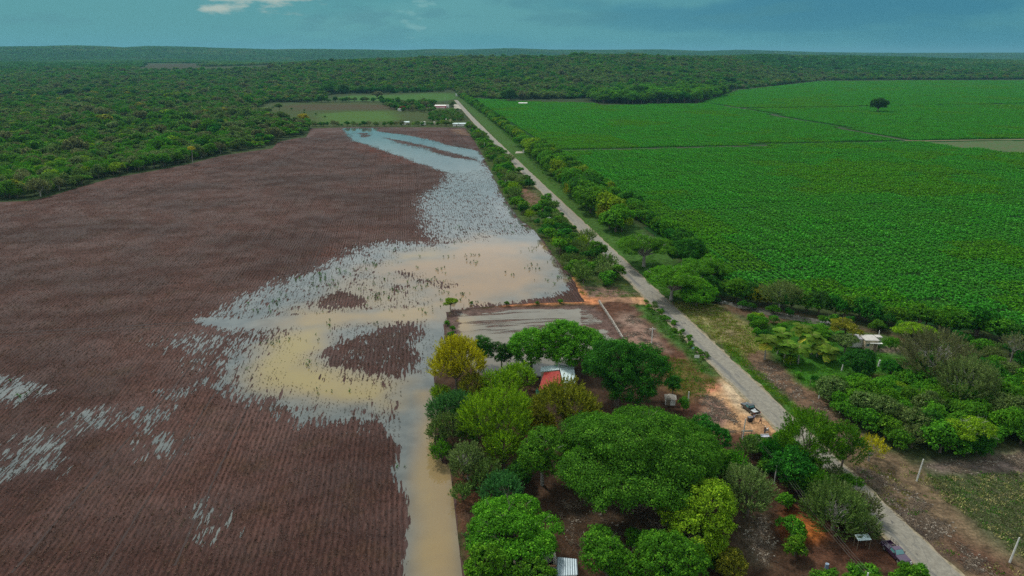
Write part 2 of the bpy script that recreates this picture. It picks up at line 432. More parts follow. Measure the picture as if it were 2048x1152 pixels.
def place_crown(px, py, wpx, asp, trunk):
    """ground place and radius of a crown centred on photo pixel (px,py) and wpx wide; trunk = trunk height / R"""
    R = 4.0; trunk = trunk * (.45 if trunk < .8 else .8)
    for _ in range(6):
        zc = R * trunk + R * asp; R = wpx / 2 / F * depth_at(px, py, zc)
    x, y = G(px, py, zc); return x, y, R, trunk
def hero(name, label, px, py, wpx, kind, leafcol, asp=.75, trunk=.35, leaf=.4, dens=1.0, lobes=None, twigs=0, bark=None, seed=None, cat='tree', group=None):
    leaf *= .78; twigs = max(twigs, 1)
    x, y, R, trunk = place_crown(px, py, wpx, asp, trunk)
    R *= 1.02
    ms = tree_meshes(name, seed or int(px * 7 + py), R, 2 * R * asp, R * trunk, kind, leafcol, leaf, dens, lobes, twigs, bark)
    return put_tree(name, ms, (x, y, 0), label, cat, group)

# ------------------------------------------------------------------ photo outlines (pixels), turned into ground polygons
FIELD_PX = [(-700, 520), (-300, 440), (-60, 408), (0, 404), (60, 402), (100, 393), (160, 374), (230, 355), (290, 345), (370, 330), (440, 312), (500, 303), (545, 297), (556, 284), (590, 277), (612, 275), (622, 257), (700, 254), (930, 255), (942, 270), (962, 305), (985, 350), (1008, 395), (1036, 436), (1070, 462), (1092, 488), (1112, 518), (1142, 552), (1160, 590), (1172, 604), (1080, 606), (990, 612), (900, 622), (893, 650), (888, 700), (868, 770), (880, 880), (905, 960), (915, 1050), (932, 1152), (936, 1260), (-2000, 1260)]
FIELD = GP(FIELD_PX)
CROP_PX = [(928, 196), (985, 200), (1060, 204), (1165, 206), (1200, 210), (1400, 207), (1445, 192), (1480, 181), (1560, 172), (1640, 163), (1830, 161.5), (2048, 161.5), (2500, 161.5), (2900, 240), (2900, 900), (2300, 760), (2100, 690), (2048, 672), (1900, 648), (1700, 612), (1500, 592), (1430, 580), (1400, 540), (1330, 470), (1290, 435), (1200, 368), (1100, 300), (1030, 250), (970, 216)]
CROP = GP(CROP_PX)
ROAD_L = [(1990, 1290), (1852, 1149), (1808, 1110), (1710, 1013), (1672, 947), (1600, 893), (1567, 864), (1505, 812), (1462, 776), (1436, 752), (1402, 712), (1380, 690), (1327, 634), (1292, 600), (1243, 549), (1190, 492), (1143, 444), (1091, 393), (1046, 347), (1002, 302), (966, 266), (937, 237), (912, 205), (905, 195)]
ROAD_R = [(2070, 1290), (1912, 1149), (1870, 1108), (1781, 1019), (1727, 965), (1643, 885), (1608, 855), (1560, 810), (1520, 771), (1487, 740), (1452, 707), (1434, 692), (1376, 640), (1331, 599), (1278, 549), (1224, 496), (1169, 444), (1107, 393), (1064, 350), (1014, 302), (979, 266), (951, 237), (919, 205), (911, 195)]

# ------------------------------------------------------------------ ground sheet
FORESTC = (.030, .048, .016)
PAINT = [  # (outline px, colour, feather metres)
 ([(-900, 520), (-60, 408), (60, 402), (290, 345), (440, 312), (556, 284), (612, 275), (625, 255), (505, 222), (540, 207), (880, 208), (905, 195), (1160, 196), (1450, 190), (1560, 168), (2048, 160), (2900, 160), (2900, 112), (-900, 112)], FORESTC, 6),
 ([(505, 222), (540, 207), (640, 204), (880, 207), (905, 215), (935, 245), (930, 256), (700, 256), (620, 255)], (.042, .062, .018), 10),
 ([(560, 212), (640, 208), (780, 209), (860, 213), (850, 220), (700, 219), (600, 221)], (.055, .048, .024), 14),
 ([(630, 228), (700, 223), (780, 222), (800, 240), (700, 247), (640, 246)], (.050, .105, .020), 14),
 ([(700, 192), (900, 190), (918, 197), (880, 203), (700, 201), (660, 197)], (.040, .105, .018), 8),
 ([(-60, 193), (120, 190), (250, 187), (240, 192), (100, 198), (-60, 202)], (.050, .120, .030), 12),
 ([(285, 143), (440, 142), (400, 155), (280, 157)], (.036, .040, .022), 60),
 ([(283, 139), (415, 133.5), (545, 130), (548, 137), (440, 143.5), (290, 142)], (.050, .140, .035), 60),
 ([(905, 190), (940, 225), (1000, 290), (1090, 385), (1180, 465), (1275, 560), (1340, 600), (1420, 608), (1400, 560), (1300, 480), (1200, 380), (1100, 305), (1030, 255), (970, 215), (930, 193)], (.038, .092, .015), 2),
 ([(1060, 350), (1110, 395), (1180, 440), (1290, 555), (1300, 545), (1240, 460), (1150, 385), (1085, 345)], (.042, .100, .017), 2),
 ([(926, 250), (965, 265), (1015, 315), (1100, 400), (1245, 550), (1285, 598), (1165, 600), (1142, 552), (1092, 488), (1070, 462), (1036, 436), (1008, 395), (962, 305)], (.050, .080, .024), 3),
 ([(1030, 380), (1060, 375), (1090, 400), (1080, 425), (1040, 405)], (.13, .08, .055), 4),
 ([(1150, 575), (1230, 575), (1270, 588), (1200, 600), (1160, 598)], (.15, .10, .075), 2),
 # east side of the road
 ([(1335, 600), (1430, 606), (1700, 655), (2100, 720), (2400, 800), (2400, 960), (2048, 900), (1820, 920), (1700, 880)], (.045, .065, .022), 4),
 ([(1425, 596), (1700, 645), (1850, 690), (2048, 740), (2048, 765), (1840, 715), (1680, 690), (1500, 640)], (.085, .058, .036), 3),
 ([(1340, 605), (1400, 608), (1440, 612), (1500, 655), (1535, 690), (1490, 722), (1440, 690), (1380, 640)], (.21, .20, .085), 2.5),
 ([(1400, 625), (1440, 620), (1500, 680), (1480, 700)], (.14, .12, .06), 4),
 ([(1500, 650), (1620, 640), (1740, 668), (1800, 690), (1830, 770), (1720, 800), (1650, 810), (1560, 725)], (.033, .120, .012), 4),
 ([(1700, 755), (1760, 752), (1790, 765), (1730, 772)], (.09, .05, .035), 2),
 ([(1722, 697), (1770, 692), (1810, 702), (1800, 712), (1730, 708)], (.17, .14, .10), 1.5),
 ([(1468, 706), (1520, 700), (1590, 755), (1660, 810), (1730, 870), (1760, 905), (1690, 925), (1620, 845), (1540, 770)], (.125, .085, .055), 2),
 ([(1440, 690), (1458, 690), (1530, 755), (1610, 830), (1660, 880), (1640, 888), (1560, 808)], (.050, .130, .020), 1),
 ([(1650, 885), (1740, 895), (1850, 940), (1960, 1040), (2100, 1130), (2300, 1290), (2040, 1290), (1905, 1140), (1781, 1015)], (.125, .090, .055), 2),
 ([(1760, 985), (1820, 1020), (1900, 1085), (1950, 1140), (1900, 1120), (1810, 1040)], (.055, .042, .035), 2),
 ([(1880, 1060), (1980, 1110), (2060, 1150), (2000, 1160), (1930, 1120)], (.085, .045, .030), 3),
 ([(1850, 930), (2048, 900), (2500, 880), (2500, 1250), (2048, 1115), (1960, 1045), (1880, 985)], (.070, .080, .040), 4),
 ([(1850, 932), (2048, 908), (2500, 890), (2500, 960), (2048, 950), (1900, 950)], (.13, .10, .085), 3),
 # homestead side
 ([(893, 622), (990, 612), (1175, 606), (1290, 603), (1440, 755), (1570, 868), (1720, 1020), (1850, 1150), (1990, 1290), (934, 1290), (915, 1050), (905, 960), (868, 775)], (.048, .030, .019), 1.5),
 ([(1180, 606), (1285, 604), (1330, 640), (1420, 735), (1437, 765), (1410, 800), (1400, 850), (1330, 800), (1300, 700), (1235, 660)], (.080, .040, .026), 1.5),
 ([(1222, 640), (1262, 625), (1310, 660), (1330, 700), (1300, 715), (1262, 690)], (.20, .14, .11), 3),
 ([(1330, 720), (1420, 740), (1425, 790), (1380, 800), (1330, 770)], (.095, .070, .024), 4),
 ([(1255, 606), (1300, 608), (1330, 636), (1400, 708), (1434, 752), (1412, 752), (1370, 705), (1310, 650)], (.048, .105, .024), 1.5),
 ([(900, 624), (1000, 616), (1185, 611), (1215, 640), (1250, 690), (1225, 700), (1000, 730), (898, 700)], (.095, .066, .056), 1),
 ([(985, 608), (1060, 600), (1105, 585), (1128, 572), (1140, 550), (1158, 575), (1168, 592), (1200, 598), (1180, 606), (1080, 608), (1000, 613)], (.38, .165, .075), 1.2),
 ([(1190, 594), (1265, 594), (1290, 600), (1300, 612), (1260, 605), (1190, 604)], (.24, .14, .09), 1),
 ([(1255, 592), (1290, 596), (1310, 618), (1290, 612)], (.42, .24, .13), 1),
 ([(1438, 755), (1465, 778), (1507, 812), (1568, 866), (1582, 896), (1540, 884), (1478, 868), (1425, 862), (1405, 835), (1402, 800), (1420, 775)], (.33, .215, .115), 1.5),
 ([(1400, 802), (1435, 800), (1455, 826), (1440, 852), (1410, 848)], (.20, .13, .105), 2),
 ([(1436, 757), (1465, 778), (1530, 835), (1500, 828), (1450, 790)], (.40, .33, .22), 1),
 ([(1415, 864), (1520, 868), (1570, 884), (1540, 890), (1440, 882)], (.085, .045, .028), 1),
 ([(1418, 770), (1440, 765), (1440, 780), (1424, 785)], (.34, .15, .09), 1),
 ([(1556, 1020), (1600, 1012), (1640, 1045), (1648, 1095), (1610, 1085), (1565, 1055)], (.215, .075, .024), 2),
 ([(1610, 1040), (1635, 1050), (1645, 1088), (1625, 1080)], (.34, .125, .03), 1),
 ([(1620, 1100), (1760, 1100), (1800, 1115), (1790, 1135), (1650, 1130)], (.085, .042, .026), 2),
 ([(905, 960), (925, 950), (940, 1040), (960, 1130), (935, 1160)], (.095, .045, .025), 1.5),
 ([(940, 985), (980, 975), (975, 1000), (945, 1010)], (.20, .085, .04), 1.5),
 ([(1115, 990), (1380, 1000), (1340, 1080), (1120, 1110)], (.050, .034, .021), 4),
 ([(1465, 1040), (1530, 1030), (1550, 1090), (1530, 1140), (1480, 1130)], (.065, .055, .036), 2),
]
def build_ground():
    def grow(a, b, step, end, rate):
        l = list(np.arange(a, b, step)); s = step
        while l[-1] < end: s = min(s * rate, 420); l.append(l[-1] + s)
        return l
    ys = [-3000, -1200, -500, -200, -80, 0] + grow(30, 330, 1.5, 42000, 1.035)
    xr = grow(0, 260, 1.5, 30000, 1.05); xl = [-v for v in grow(0, 45, 1.5, 30000, 1.04)][1:][::-1]
    xs = np.array(xl + xr); ys = np.array(ys, float)
    X, Y = np.meshgrid(xs, ys); nx, ny = len(xs), len(ys)
    Z = hz(X, Y); P = np.stack([X.ravel(), Y.ravel()], 1)
    # undulation only far out; the near land is flat
    col = np.tile(np.array(FORESTC), (len(P), 1)); col = col * (1 + .25 * vnoise(P, 60, 1)[:, None])
    near = (P[:, 1] > 0) & (P[:, 1] < 6500) & (np.abs(P[:, 0]) < 5000)
    Q = P[near]; c = col[near]
    Qw = Q + np.stack([vnoise(Q, 7, 11) * 1.6 + vnoise(Q, 3, 12) * .9, vnoise(Q, 7, 13) * 1.6 + vnoise(Q, 3, 14) * .9], 1)
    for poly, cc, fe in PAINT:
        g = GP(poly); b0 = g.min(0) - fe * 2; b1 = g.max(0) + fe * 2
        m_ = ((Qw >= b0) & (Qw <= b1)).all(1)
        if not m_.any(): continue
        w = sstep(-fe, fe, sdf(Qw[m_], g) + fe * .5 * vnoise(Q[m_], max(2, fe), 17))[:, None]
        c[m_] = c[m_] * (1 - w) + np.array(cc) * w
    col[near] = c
    i = np.arange(nx - 1)[None, :] + np.arange(ny - 1)[:, None] * nx
    idx = np.stack([i, i + 1, i + nx + 1, i + nx], -1).reshape(-1)
    t = NT('ground_soil_and_grass'); a = t.attr('col').outputs['Color']; p = t.pos()
    n1 = t.noise(p, .45, 6, .65); n2 = t.noise(p, 2.2, 4, .7); n3 = t.noise(p, .03, 4)
    k = t.mix(t.smooth(n1, .3, .7), (.62, .60, .60), (1.4, 1.38, 1.35)); c1 = t.mix(1.0, a, k, 'MULTIPLY')
    k2 = t.mix(t.smooth(n2, .3, .7), (.62, .66, .62), (1.38, 1.32, 1.35)); c1 = t.mix(1.0, c1, k2, 'MULTIPLY')
    sp = t.smooth(t.noise(p, 1.1, 5, .75), .64, .72)
    c1 = t.mix(t.math('MULTIPLY', sp, .35), c1, (.22, .18, .13))
    c1 = t.mix(t.math('MULTIPLY', t.smooth(n3, .45, .6), .3), c1, t.mix(1.0, c1, (1.2, .85, .8), 'MULTIPLY'))
    mat = t.done(t.bsdf(c1, .95, .05, bump=t.math('ADD', n1, t.math('MULTIPLY', n2, .5)), bd=.35))
    me = npmesh('ground', np.stack([X.ravel(), Y.ravel(), Z.ravel()], 1), 4, idx, [mat],
                {'col': ('POINT', 'FLOAT_COLOR', np.concatenate([col, np.ones((len(col), 1))], 1))}, smooth=True)
    tag(mobj('ground', me), kind='structure')
build_ground()

# ------------------------------------------------------------------ ploughed field and flood water
def rot(P, a):
    c, s_ = cos(a), sin(a); return np.stack([P[:, 0] * c - P[:, 1] * s_, P[:, 0] * s_ + P[:, 1] * c], 1)
def grid_in(poly, step, margin=0.0, warp=0):
    """square cells in the road's frame whose corners lie in poly -> world xy, cell indices"""
    R_ = rot(poly, -YAW); a = R_.min(0); b = R_.max(0)
    xs = np.arange(a[0], b[0] + step, step); ys = np.arange(a[1], b[1] + step, step)
    X, Y = np.meshgrid(xs, ys); P = rot(np.stack([X.ravel(), Y.ravel()], 1), YAW)
    d = sdf(P, poly) + (vnoise(P, 5, 3) * warp if warp else 0)
    nx = len(xs); i = (np.arange(nx - 1)[None, :] + np.arange(len(ys) - 1)[:, None] * nx)
    q = np.stack([i, i + 1, i + nx + 1, i + nx], -1).reshape(-1, 4)
    return P, d, q
def compact(P, q, *arrs, snap=None):
    u, inv = np.unique(q, return_inverse=True); Q = P[u].copy()
    if snap is not None:      # pull the outer corners onto the outline, slightly ragged
        o = np.nonzero(~inside(Q, snap))[0]
        if len(o):
            best = np.full(len(o), 1e18); tgt = Q[o].copy(); R = Q[o]
            for i in range(len(snap)):
                a = np.asarray(snap[i], float); b = np.asarray(snap[(i + 1) % len(snap)], float); ab = b - a
                tt = np.clip(((R - a) @ ab) / max(ab @ ab, 1e-9), 0, 1); c = a + tt[:, None] * ab; dd = ((R - c)**2).sum(1)
                k = dd < best; best[k] = dd[k]; tgt[k] = c[k]
            jit = vnoise(R, 2.3, 31) * .45
            Q[o] = tgt + np.stack([jit, jit * .5], 1)
    return Q, inv.reshape(-1, 4), [a[u] for a in arrs]

WET = [  # outline px, level, feather m   (max)
 ([(690, 257), (748, 257), (752, 266), (765, 276), (800, 290), (850, 301), (880, 311), (920, 319), (950, 322), (965, 335), (935, 347), (905, 345), (880, 338), (860, 331), (840, 325), (800, 310), (760, 296), (725, 286), (702, 275)], 1.0, 5),
 ([(748, 263), (800, 269), (850, 278), (890, 290), (930, 297), (952, 303), (962, 322), (930, 311), (890, 300), (850, 290), (800, 280), (765, 273)], .95, 4),
 ([(790, 285), (830, 292), (860, 300), (850, 305), (800, 292)], .6, 6),
 ([(905, 345), (960, 325), (985, 352), (1008, 400), (1034, 440), (1066, 462), (1062, 480), (900, 492), (872, 472), (856, 440), (850, 410), (866, 385), (895, 365)], .68, 9),
 ([(930, 335), (960, 328), (985, 360), (1000, 395), (960, 395), (930, 365)], .76, 11),
 ([(780, 515), (850, 496), (930, 486), (1000, 470), (1064, 468), (1085, 490), (1105, 525), (1130, 555), (1123, 575), (1080, 590), (1000, 603), (930, 611), (880, 625), (855, 640), (850, 600), (800, 570), (760, 545)], 1.0, 5),
 ([(780, 488), (720, 500), (650, 538), (560, 573), (500, 600), (455, 625), (440, 640), (500, 660), (600, 660), (850, 650), (940, 570), (900, 490)], .70, 10),
 ([(480, 690), (540, 680), (600, 650), (700, 640), (860, 640), (885, 625), (880, 700), (865, 765), (800, 800), (780, 826), (700, 832), (600, 826), (560, 798), (490, 780), (455, 735)], .74, 8),
 ([(600, 630), (700, 626), (850, 612), (905, 606), (900, 628), (850, 640), (700, 646), (600, 652), (480, 650), (400, 644), (400, 638), (500, 640)], 1.1, 3),
 ([(660, 640), (640, 690), (600, 730), (640, 770), (740, 800), (690, 810), (580, 780), (540, 740), (560, 700), (620, 660)], 1.0, 4),
 ([(885, 626), (878, 700), (860, 770), (868, 870), (896, 950), (910, 1050), (926, 1152), (930, 1260), (822, 1260), (824, 1152), (822, 1050), (804, 950), (797, 850), (800, 790), (848, 760), (850, 690), (862, 640)], 1.15, 1.6),
 ([(340, 680), (450, 660), (560, 690), (480, 740), (400, 720)], .42, 10),
 ([(0, 757), (30, 757), (90, 772), (80, 788), (40, 800), (-60, 802), (-60, 765)], .62, 4),
 ([(130, 828), (220, 822), (232, 848), (180, 856), (135, 845)], .46, 4),
 ([(240, 826), (330, 822), (330, 850), (250, 850)], .48, 5),
 ([(310, 785), (400, 755), (405, 772), (330, 795)], .52, 2.5),
 ([(-20, 950), (60, 880), (112, 868), (112, 930), (60, 940), (0, 960)], .52, 5),
 ([(410, 1005), (462, 1010), (452, 1060), (405, 1085)], .42, 4),
 ([(300, 868), (385, 870), (370, 905), (305, 905)], .46, 5),
 ([(470, 620), (560, 600), (560, 640), (470, 650)], .7, 5),
]
DRY = [  # islands: level is pulled down to this
 ([(640, 606), (655, 590), (700, 585), (730, 598), (722, 614), (650, 617)], .18, 3),
 ([(648, 715), (664, 690), (720, 670), (800, 645), (838, 655), (846, 700), (842, 752), (770, 760), (705, 744), (664, 734)], .22, 4),
 ([(785, 542), (820, 540), (850, 555), (920, 565), (940, 575), (870, 580), (825, 566)], .52, 3),
 ([(770, 570), (800, 565), (830, 575), (800, 585)], .5, 3),
 ([(716, 266), (735, 266), (742, 274), (722, 276)], .3, 3),
]
TAN = [  # turbidity patches: outline, (pinkish 0 .. yellow 1), strength
 ([(760, 515), (1000, 480), (1085, 495), (1140, 560), (1080, 595), (900, 618), (800, 570)], .15, 1.0, 22),
 ([(600, 625), (860, 610), (880, 640), (700, 650), (600, 655)], .5, .9, 6),
 ([(540, 690), (640, 650), (640, 700), (600, 730), (800, 770), (800, 820), (640, 815), (520, 780)], .9, 1.0, 9),
 ([(780, 505), (900, 495), (900, 520), (780, 525)], .6, .8, 6),
 ([(830, 780), (870, 780), (920, 960), (930, 1260), (850, 1260), (830, 1000)], .6, .9, 3),
 ([(870, 940), (905, 960), (930, 1260), (868, 1260)], .45, 1.0, 3),
 ([(700, 560), (860, 580), (860, 625), (560, 650)], .5, .6, 9),
]
def wetness(P):
    w = np.zeros(len(P)); 
    Pw = P + np.stack([vnoise(P, 9, 21) * 2.0, vnoise(P, 9, 22) * 2.0], 1)
    for poly, lv, fe in WET:
        g = GP(poly); b0 = g.min(0) - fe * 3; b1 = g.max(0) + fe * 3; m_ = ((Pw >= b0) & (Pw <= b1)).all(1)
        if m_.any(): w[m_] = np.maximum(w[m_], lv * sstep(-fe * 1.6, fe * .6, sdf(Pw[m_], g)))
    for poly, lv, fe in DRY:
        g = GP(poly); b0 = g.min(0) - fe * 3; b1 = g.max(0) + fe * 3; m_ = ((Pw >= b0) & (Pw <= b1)).all(1)
        if m_.any():
            k = sstep(-fe, fe, sdf(Pw[m_], g)); w[m_] = w[m_] * (1 - k) + np.minimum(w[m_], lv) * k
    return w
def turbidity(P):
    s_ = np.zeros(len(P)); h = np.full(len(P), .3)
    for poly, hue, st, fe in TAN:
        k = sstep(-fe, fe, sdf(P, GP(poly)) + vnoise(P, 16, 81) * fe * .6 + vnoise(P, 5, 82) * fe * .3) * st; h = h * (1 - k) + hue * k; s_ = np.maximum(s_, k)
    return s_, h
def build_field():
    P, d, q = grid_in(FIELD, 2.0)
    keep = (d[q] > 0).any(1) & (P[q][:, :, 1] > 55).all(1); q = q[keep]
    P2, q2, (dd,) = compact(P, q, d, snap=FIELD)
    w = wetness(P2)
    # broad reddish / dark / weedy patches
    red = np.zeros(len(P2))
    for poly, st, fe in (([(700, 285), (760, 290), (850, 330), (800, 325), (720, 305)], 1.0, 12), ([(620, 520), (660, 495), (700, 500), (660, 540)], .7, 8), ([(760, 262), (900, 262), (945, 290), (880, 285)], .45, 12), ([(0, 405), (440, 312), (620, 258), (620, 300), (300, 380), (0, 450)], .4, 30)):
        red = np.maximum(red, st * sstep(-fe, fe, sdf(P2, GP(poly))))
    pale = sstep(-6, 6, sdf(P2, GP([(905, 259), (925, 259), (942, 272), (915, 268)])))
    Z = np.full(len(P2), .03)
    t = NT('wet_ploughed_soil'); r = t.rows(); rr = t.rows(1, .28); p = t.pos()
    n = t.noise(rr, 1.5, 5, .65); nb = t.noise(p, .018, 5, .6); nm = t.noise(p, .12, 5, .6); nf = t.noise(r, 2.6, 3, .6)
    wv = t.n('ShaderNodeTexWave', wave_type='BANDS', bands_direction='X'); wpos = t.n('ShaderNodeVectorMath', operation='ADD')
    t.L(r, wpos.inputs[0]); nn = t.n('ShaderNodeTexNoise'); t.L(p, nn.inputs['Vector']); nn.inputs['Scale'].default_value = .25; nn.inputs['Detail'].default_value = 3
    sc_ = t.n('ShaderNodeVectorMath', operation='SCALE'); t.L(nn.outputs['Color'], sc_.inputs[0]); sc_.inputs[3].default_value = 1.1; t.L(sc_.outputs[0], wpos.inputs[1])
    t.L(wpos.outputs[0], wv.inputs['Vector']); wv.inputs['Scale'].default_value = .31; wv.inputs['Distortion'].default_value = 0.6
    c = t.mix(t.smooth(nb, .4, .6), (.080, .046, .040), (.140, .084, .074))
    c = t.mix(t.math('MULTIPLY', t.smooth(nm, .5, .7), .45), c, (.085, .058, .030))
    c = t.mix(t.math('MULTIPLY', t.attr('red').outputs['Fac'], t.smooth(nm, .35, .6)), c, (.17, .062, .042))
    c = t.mix(t.attr('pale').outputs['Fac'], c, (.33, .24, .17))
    c = t.mix(t.math('MULTIPLY', t.smooth(n, .42, .62), .75), c, t.mix(1.0, c, (.45, .45, .45), 'MULTIPLY'))
    c = t.mix(t.math('MULTIPLY', t.smooth(wv.outputs['Fac'], .3, .9), .7), c, t.mix(1.0, c, (.55, .53, .52), 'MULTIPLY'))  # furrow shading painted into the soil colour as dark bands along the rows
    c = t.mix(t.math('MULTIPLY', t.smooth(nf, .58, .7), .5), c, (.19, .14, .12))
    wet = t.attr('wet').outputs['Fac']
    c = t.mix(t.math('MULTIPLY', t.smooth(wet, .05, .6), .5), c, (.085, .062, .062))
    # vehicle tracks: dark lines along the rows
    trk = t.noise(t.rows(1, .004), .16, 2, .5)
    c = t.mix(t.math('MULTIPLY', t.smooth(t.math('ABSOLUTE', t.math('SUBTRACT', trk, .52)), .012, .0), .45), c, (.045, .028, .025))
    h = t.math('ADD', t.math('MULTIPLY', wv.outputs['Fac'], .5), t.math('MULTIPLY', n, .8))
    h = t.math('ADD', h, t.math('MULTIPLY', nf, .35))
    ro = t.smooth(t.noise(p, .07, 4), .4, .62, .62, .85)
    m_ = t.done(t.bsdf(t.mix(1.0, c, (.69, .56, .50), 'MULTIPLY'), ro, .08, bump=h, bd=.28, bstr=.8))
    me = npmesh('ploughed_field', np.column_stack([P2, Z]), 4, q2, [m_], {'wet': ('POINT', 'FLOAT', w), 'red': ('POINT', 'FLOAT', red), 'pale': ('POINT', 'FLOAT', pale)}, smooth=True)
    tag(mobj('field', me), kind='structure')

def watermat(name, rows=True, streak=False):
    t = NT(name); p = t.pos(); wet = t.attr('wet').outputs['Fac']
    a = t.noise(t.rows(1.15, .16), 1.35, 3, .6); b = t.noise(t.rows(1.0, .3), .35, 4, .6)
    th = t.math('ADD', t.math('MULTIPLY', t.smooth(a, .28, .72), .62), t.math('MULTIPLY', t.smooth(b, .3, .7), .34))
    if streak:
        st = t.noise(t.rows(.07, .55), .6, 5, .65, 1.2); th = t.smooth(st, .25, .75)
    mask = t.smooth(t.math('SUBTRACT', wet, th), -.10 if streak else -.02, .22 if streak else .05)
    s_ = t.attr('turb').outputs['Fac']; hue = t.attr('hue').outputs['Fac']
    tan = t.mix(hue, (.250, .150, .078), (.235, .185, .060))
    nz = t.noise(p, .05, 5, .6, 1.0); tan = t.mix(t.math('MULTIPLY', t.smooth(nz, .35, .65), .25), tan, (.15, .11, .075))
    clear = t.mix(t.smooth(t.noise(p, .2, 4), .35, .65), (.075, .085, .08), (.11, .12, .11))
    c = t.mix(s_, clear, tan)
    rip = t.noise(p, 1.6, 3)
    w = t.bsdf(c, .05, .6, bump=rip, bd=.006, bstr=.3, IOR=1.36)
    tr = t.n('ShaderNodeBsdfTransparent'); mx = t.n('ShaderNodeMixShader'); t.L(mask, mx.inputs[0]); t.L(tr.outputs[0], mx.inputs[1]); t.L(w, mx.inputs[2])
    return t.done(mx.outputs[0])
def build_water():
    P, d, q = grid_in(FIELD, 1.5)
    w = wetness(P); keep = (w[q].max(1) > .12) & (d[q] > -.5).all(1) & (P[q][:, :, 1] > 60).all(1)
    P2, q2, (w2,) = compact(P, q[keep], w); s_, h = turbidity(P2)
    me = npmesh('flood_water', np.column_stack([P2, np.full(len(P2), .07)]), 4, q2, [watermat('flood_water')],
                {'wet': ('POINT', 'FLOAT', w2), 'turb': ('POINT', 'FLOAT', s_), 'hue': ('POINT', 'FLOAT', h)}, smooth=True)
    tag(mobj('flood_water', me), kind='structure')
    pond = GP([(906, 628), (1000, 619), (1186, 613), (1212, 640), (1240, 684), (1225, 690), (1100, 760), (960, 760), (902, 700)])
    P, d, q = grid_in(pond, 1.0); keep = (d[q] > 0).any(1)
    P2, q2, (dd,) = compact(P, q[keep], d, snap=pond)
    X, Y = PXY(P2[:, 0], P2[:, 1], 0 * P2[:, 0])
    w = .74 + .2 * np.clip((X - 960) / 200, 0, 1) * sstep(655, 640, Y) + .3 * sstep(660, 690, Y) + .35 * np.exp(-((X - 925) / 25)**2 - ((Y - 650) / 22)**2)
    w = np.where((X > 1160) & (Y < 660), .35 + .7 * sstep(1190, 1225, X), w) + 0 * X
    w = w - .9 * sstep(3.0, 0.0, dd + vnoise(P2, 4, 9) * 1.6)
    s_ = .35 * np.ones(len(P2)) + .6 * np.exp(-((X - 925) / 25)**2 - ((Y - 650) / 22)**2); h = np.full(len(P2), .4)
    me = npmesh('pond', np.column_stack([P2, np.full(len(P2), .06)]), 4, q2, [watermat('pond_water', streak=True)],
                {'wet': ('POINT', 'FLOAT', w), 'turb': ('POINT', 'FLOAT', np.clip(s_, 0, 1)), 'hue': ('POINT', 'FLOAT', h)}, smooth=True)
    tag(mobj('pond', me), kind='structure')
    ditch = GP([(1425, 598), (1500, 612), (1560, 625), (1640, 640), (1720, 652), (1722, 658), (1640, 650), (1560, 636), (1495, 621), (1430, 603)])
    P, d, q = grid_in(ditch, .8); keep = (d[q] > 0).any(1); P2, q2, (dd,) = compact(P, q[keep], d, snap=ditch)
    me = npmesh('ditch_water', np.column_stack([P2, np.full(len(P2), .06)]), 4, q2, [watermat('ditch_water')],
                {'wet': ('POINT', 'FLOAT', np.full(len(P2), .95)), 'turb': ('POINT', 'FLOAT', np.full(len(P2), .2)), 'hue': ('POINT', 'FLOAT', np.full(len(P2), .3))}, smooth=True)
    tag(mobj('ditch_water', me), kind='structure')
build_field(); build_water()

def strip_on_field(px, w, seed, col):
    c = GP(px); rng = np.random.default_rng(seed); fine = []
    for a, b in zip(c[:-1], c[1:]): k = max(2, int(np.linalg.norm(b - a) / 2)); fine += [a + (b - a) * i / k for i in range(k)]
    c = np.array(fine + [c[-1]]); td = unit(np.gradient(c, axis=0)); nn = np.stack([-td[:, 1], td[:, 0]], 1); n_ = len(c)
    V = np.concatenate([c + nn * w * rng.uniform(.2, .7, (n_, 1)), c - nn * w * rng.uniform(.2, .7, (n_, 1))]); i = np.arange(n_ - 1)
    t = NT('rut_mud'); m_ = t.done(t.bsdf(t.mix(t.noise(t.pos(), 1.5, 4), tuple(x * .6 for x in col), tuple(x * 1.3 for x in col)), .7, .1))
    tag(mobj('wheel_rut', npmesh('wheel_rut', np.column_stack([V, np.full(2 * n_, .055)]), 4, np.stack([i + n_, i + n_ + 1, i + 1, i], 1), [m_])), kind='structure')
strip_on_field([(-60, 668), (80, 662), (200, 656), (320, 648), (440, 643)], .8, 1, (.040, .025, .022)); strip_on_field([(-60, 676), (80, 669), (200, 662), (320, 653), (430, 646)], .6, 2, (.045, .028, .024))
for k_, (a_, b_) in enumerate((((24, 1146), (520, 575)), ((349, 1132), (640, 500)), ((200, 1150), (585, 540)))): strip_on_field([a_, b_], .45, 5 + k_, (.040, .025, .022))
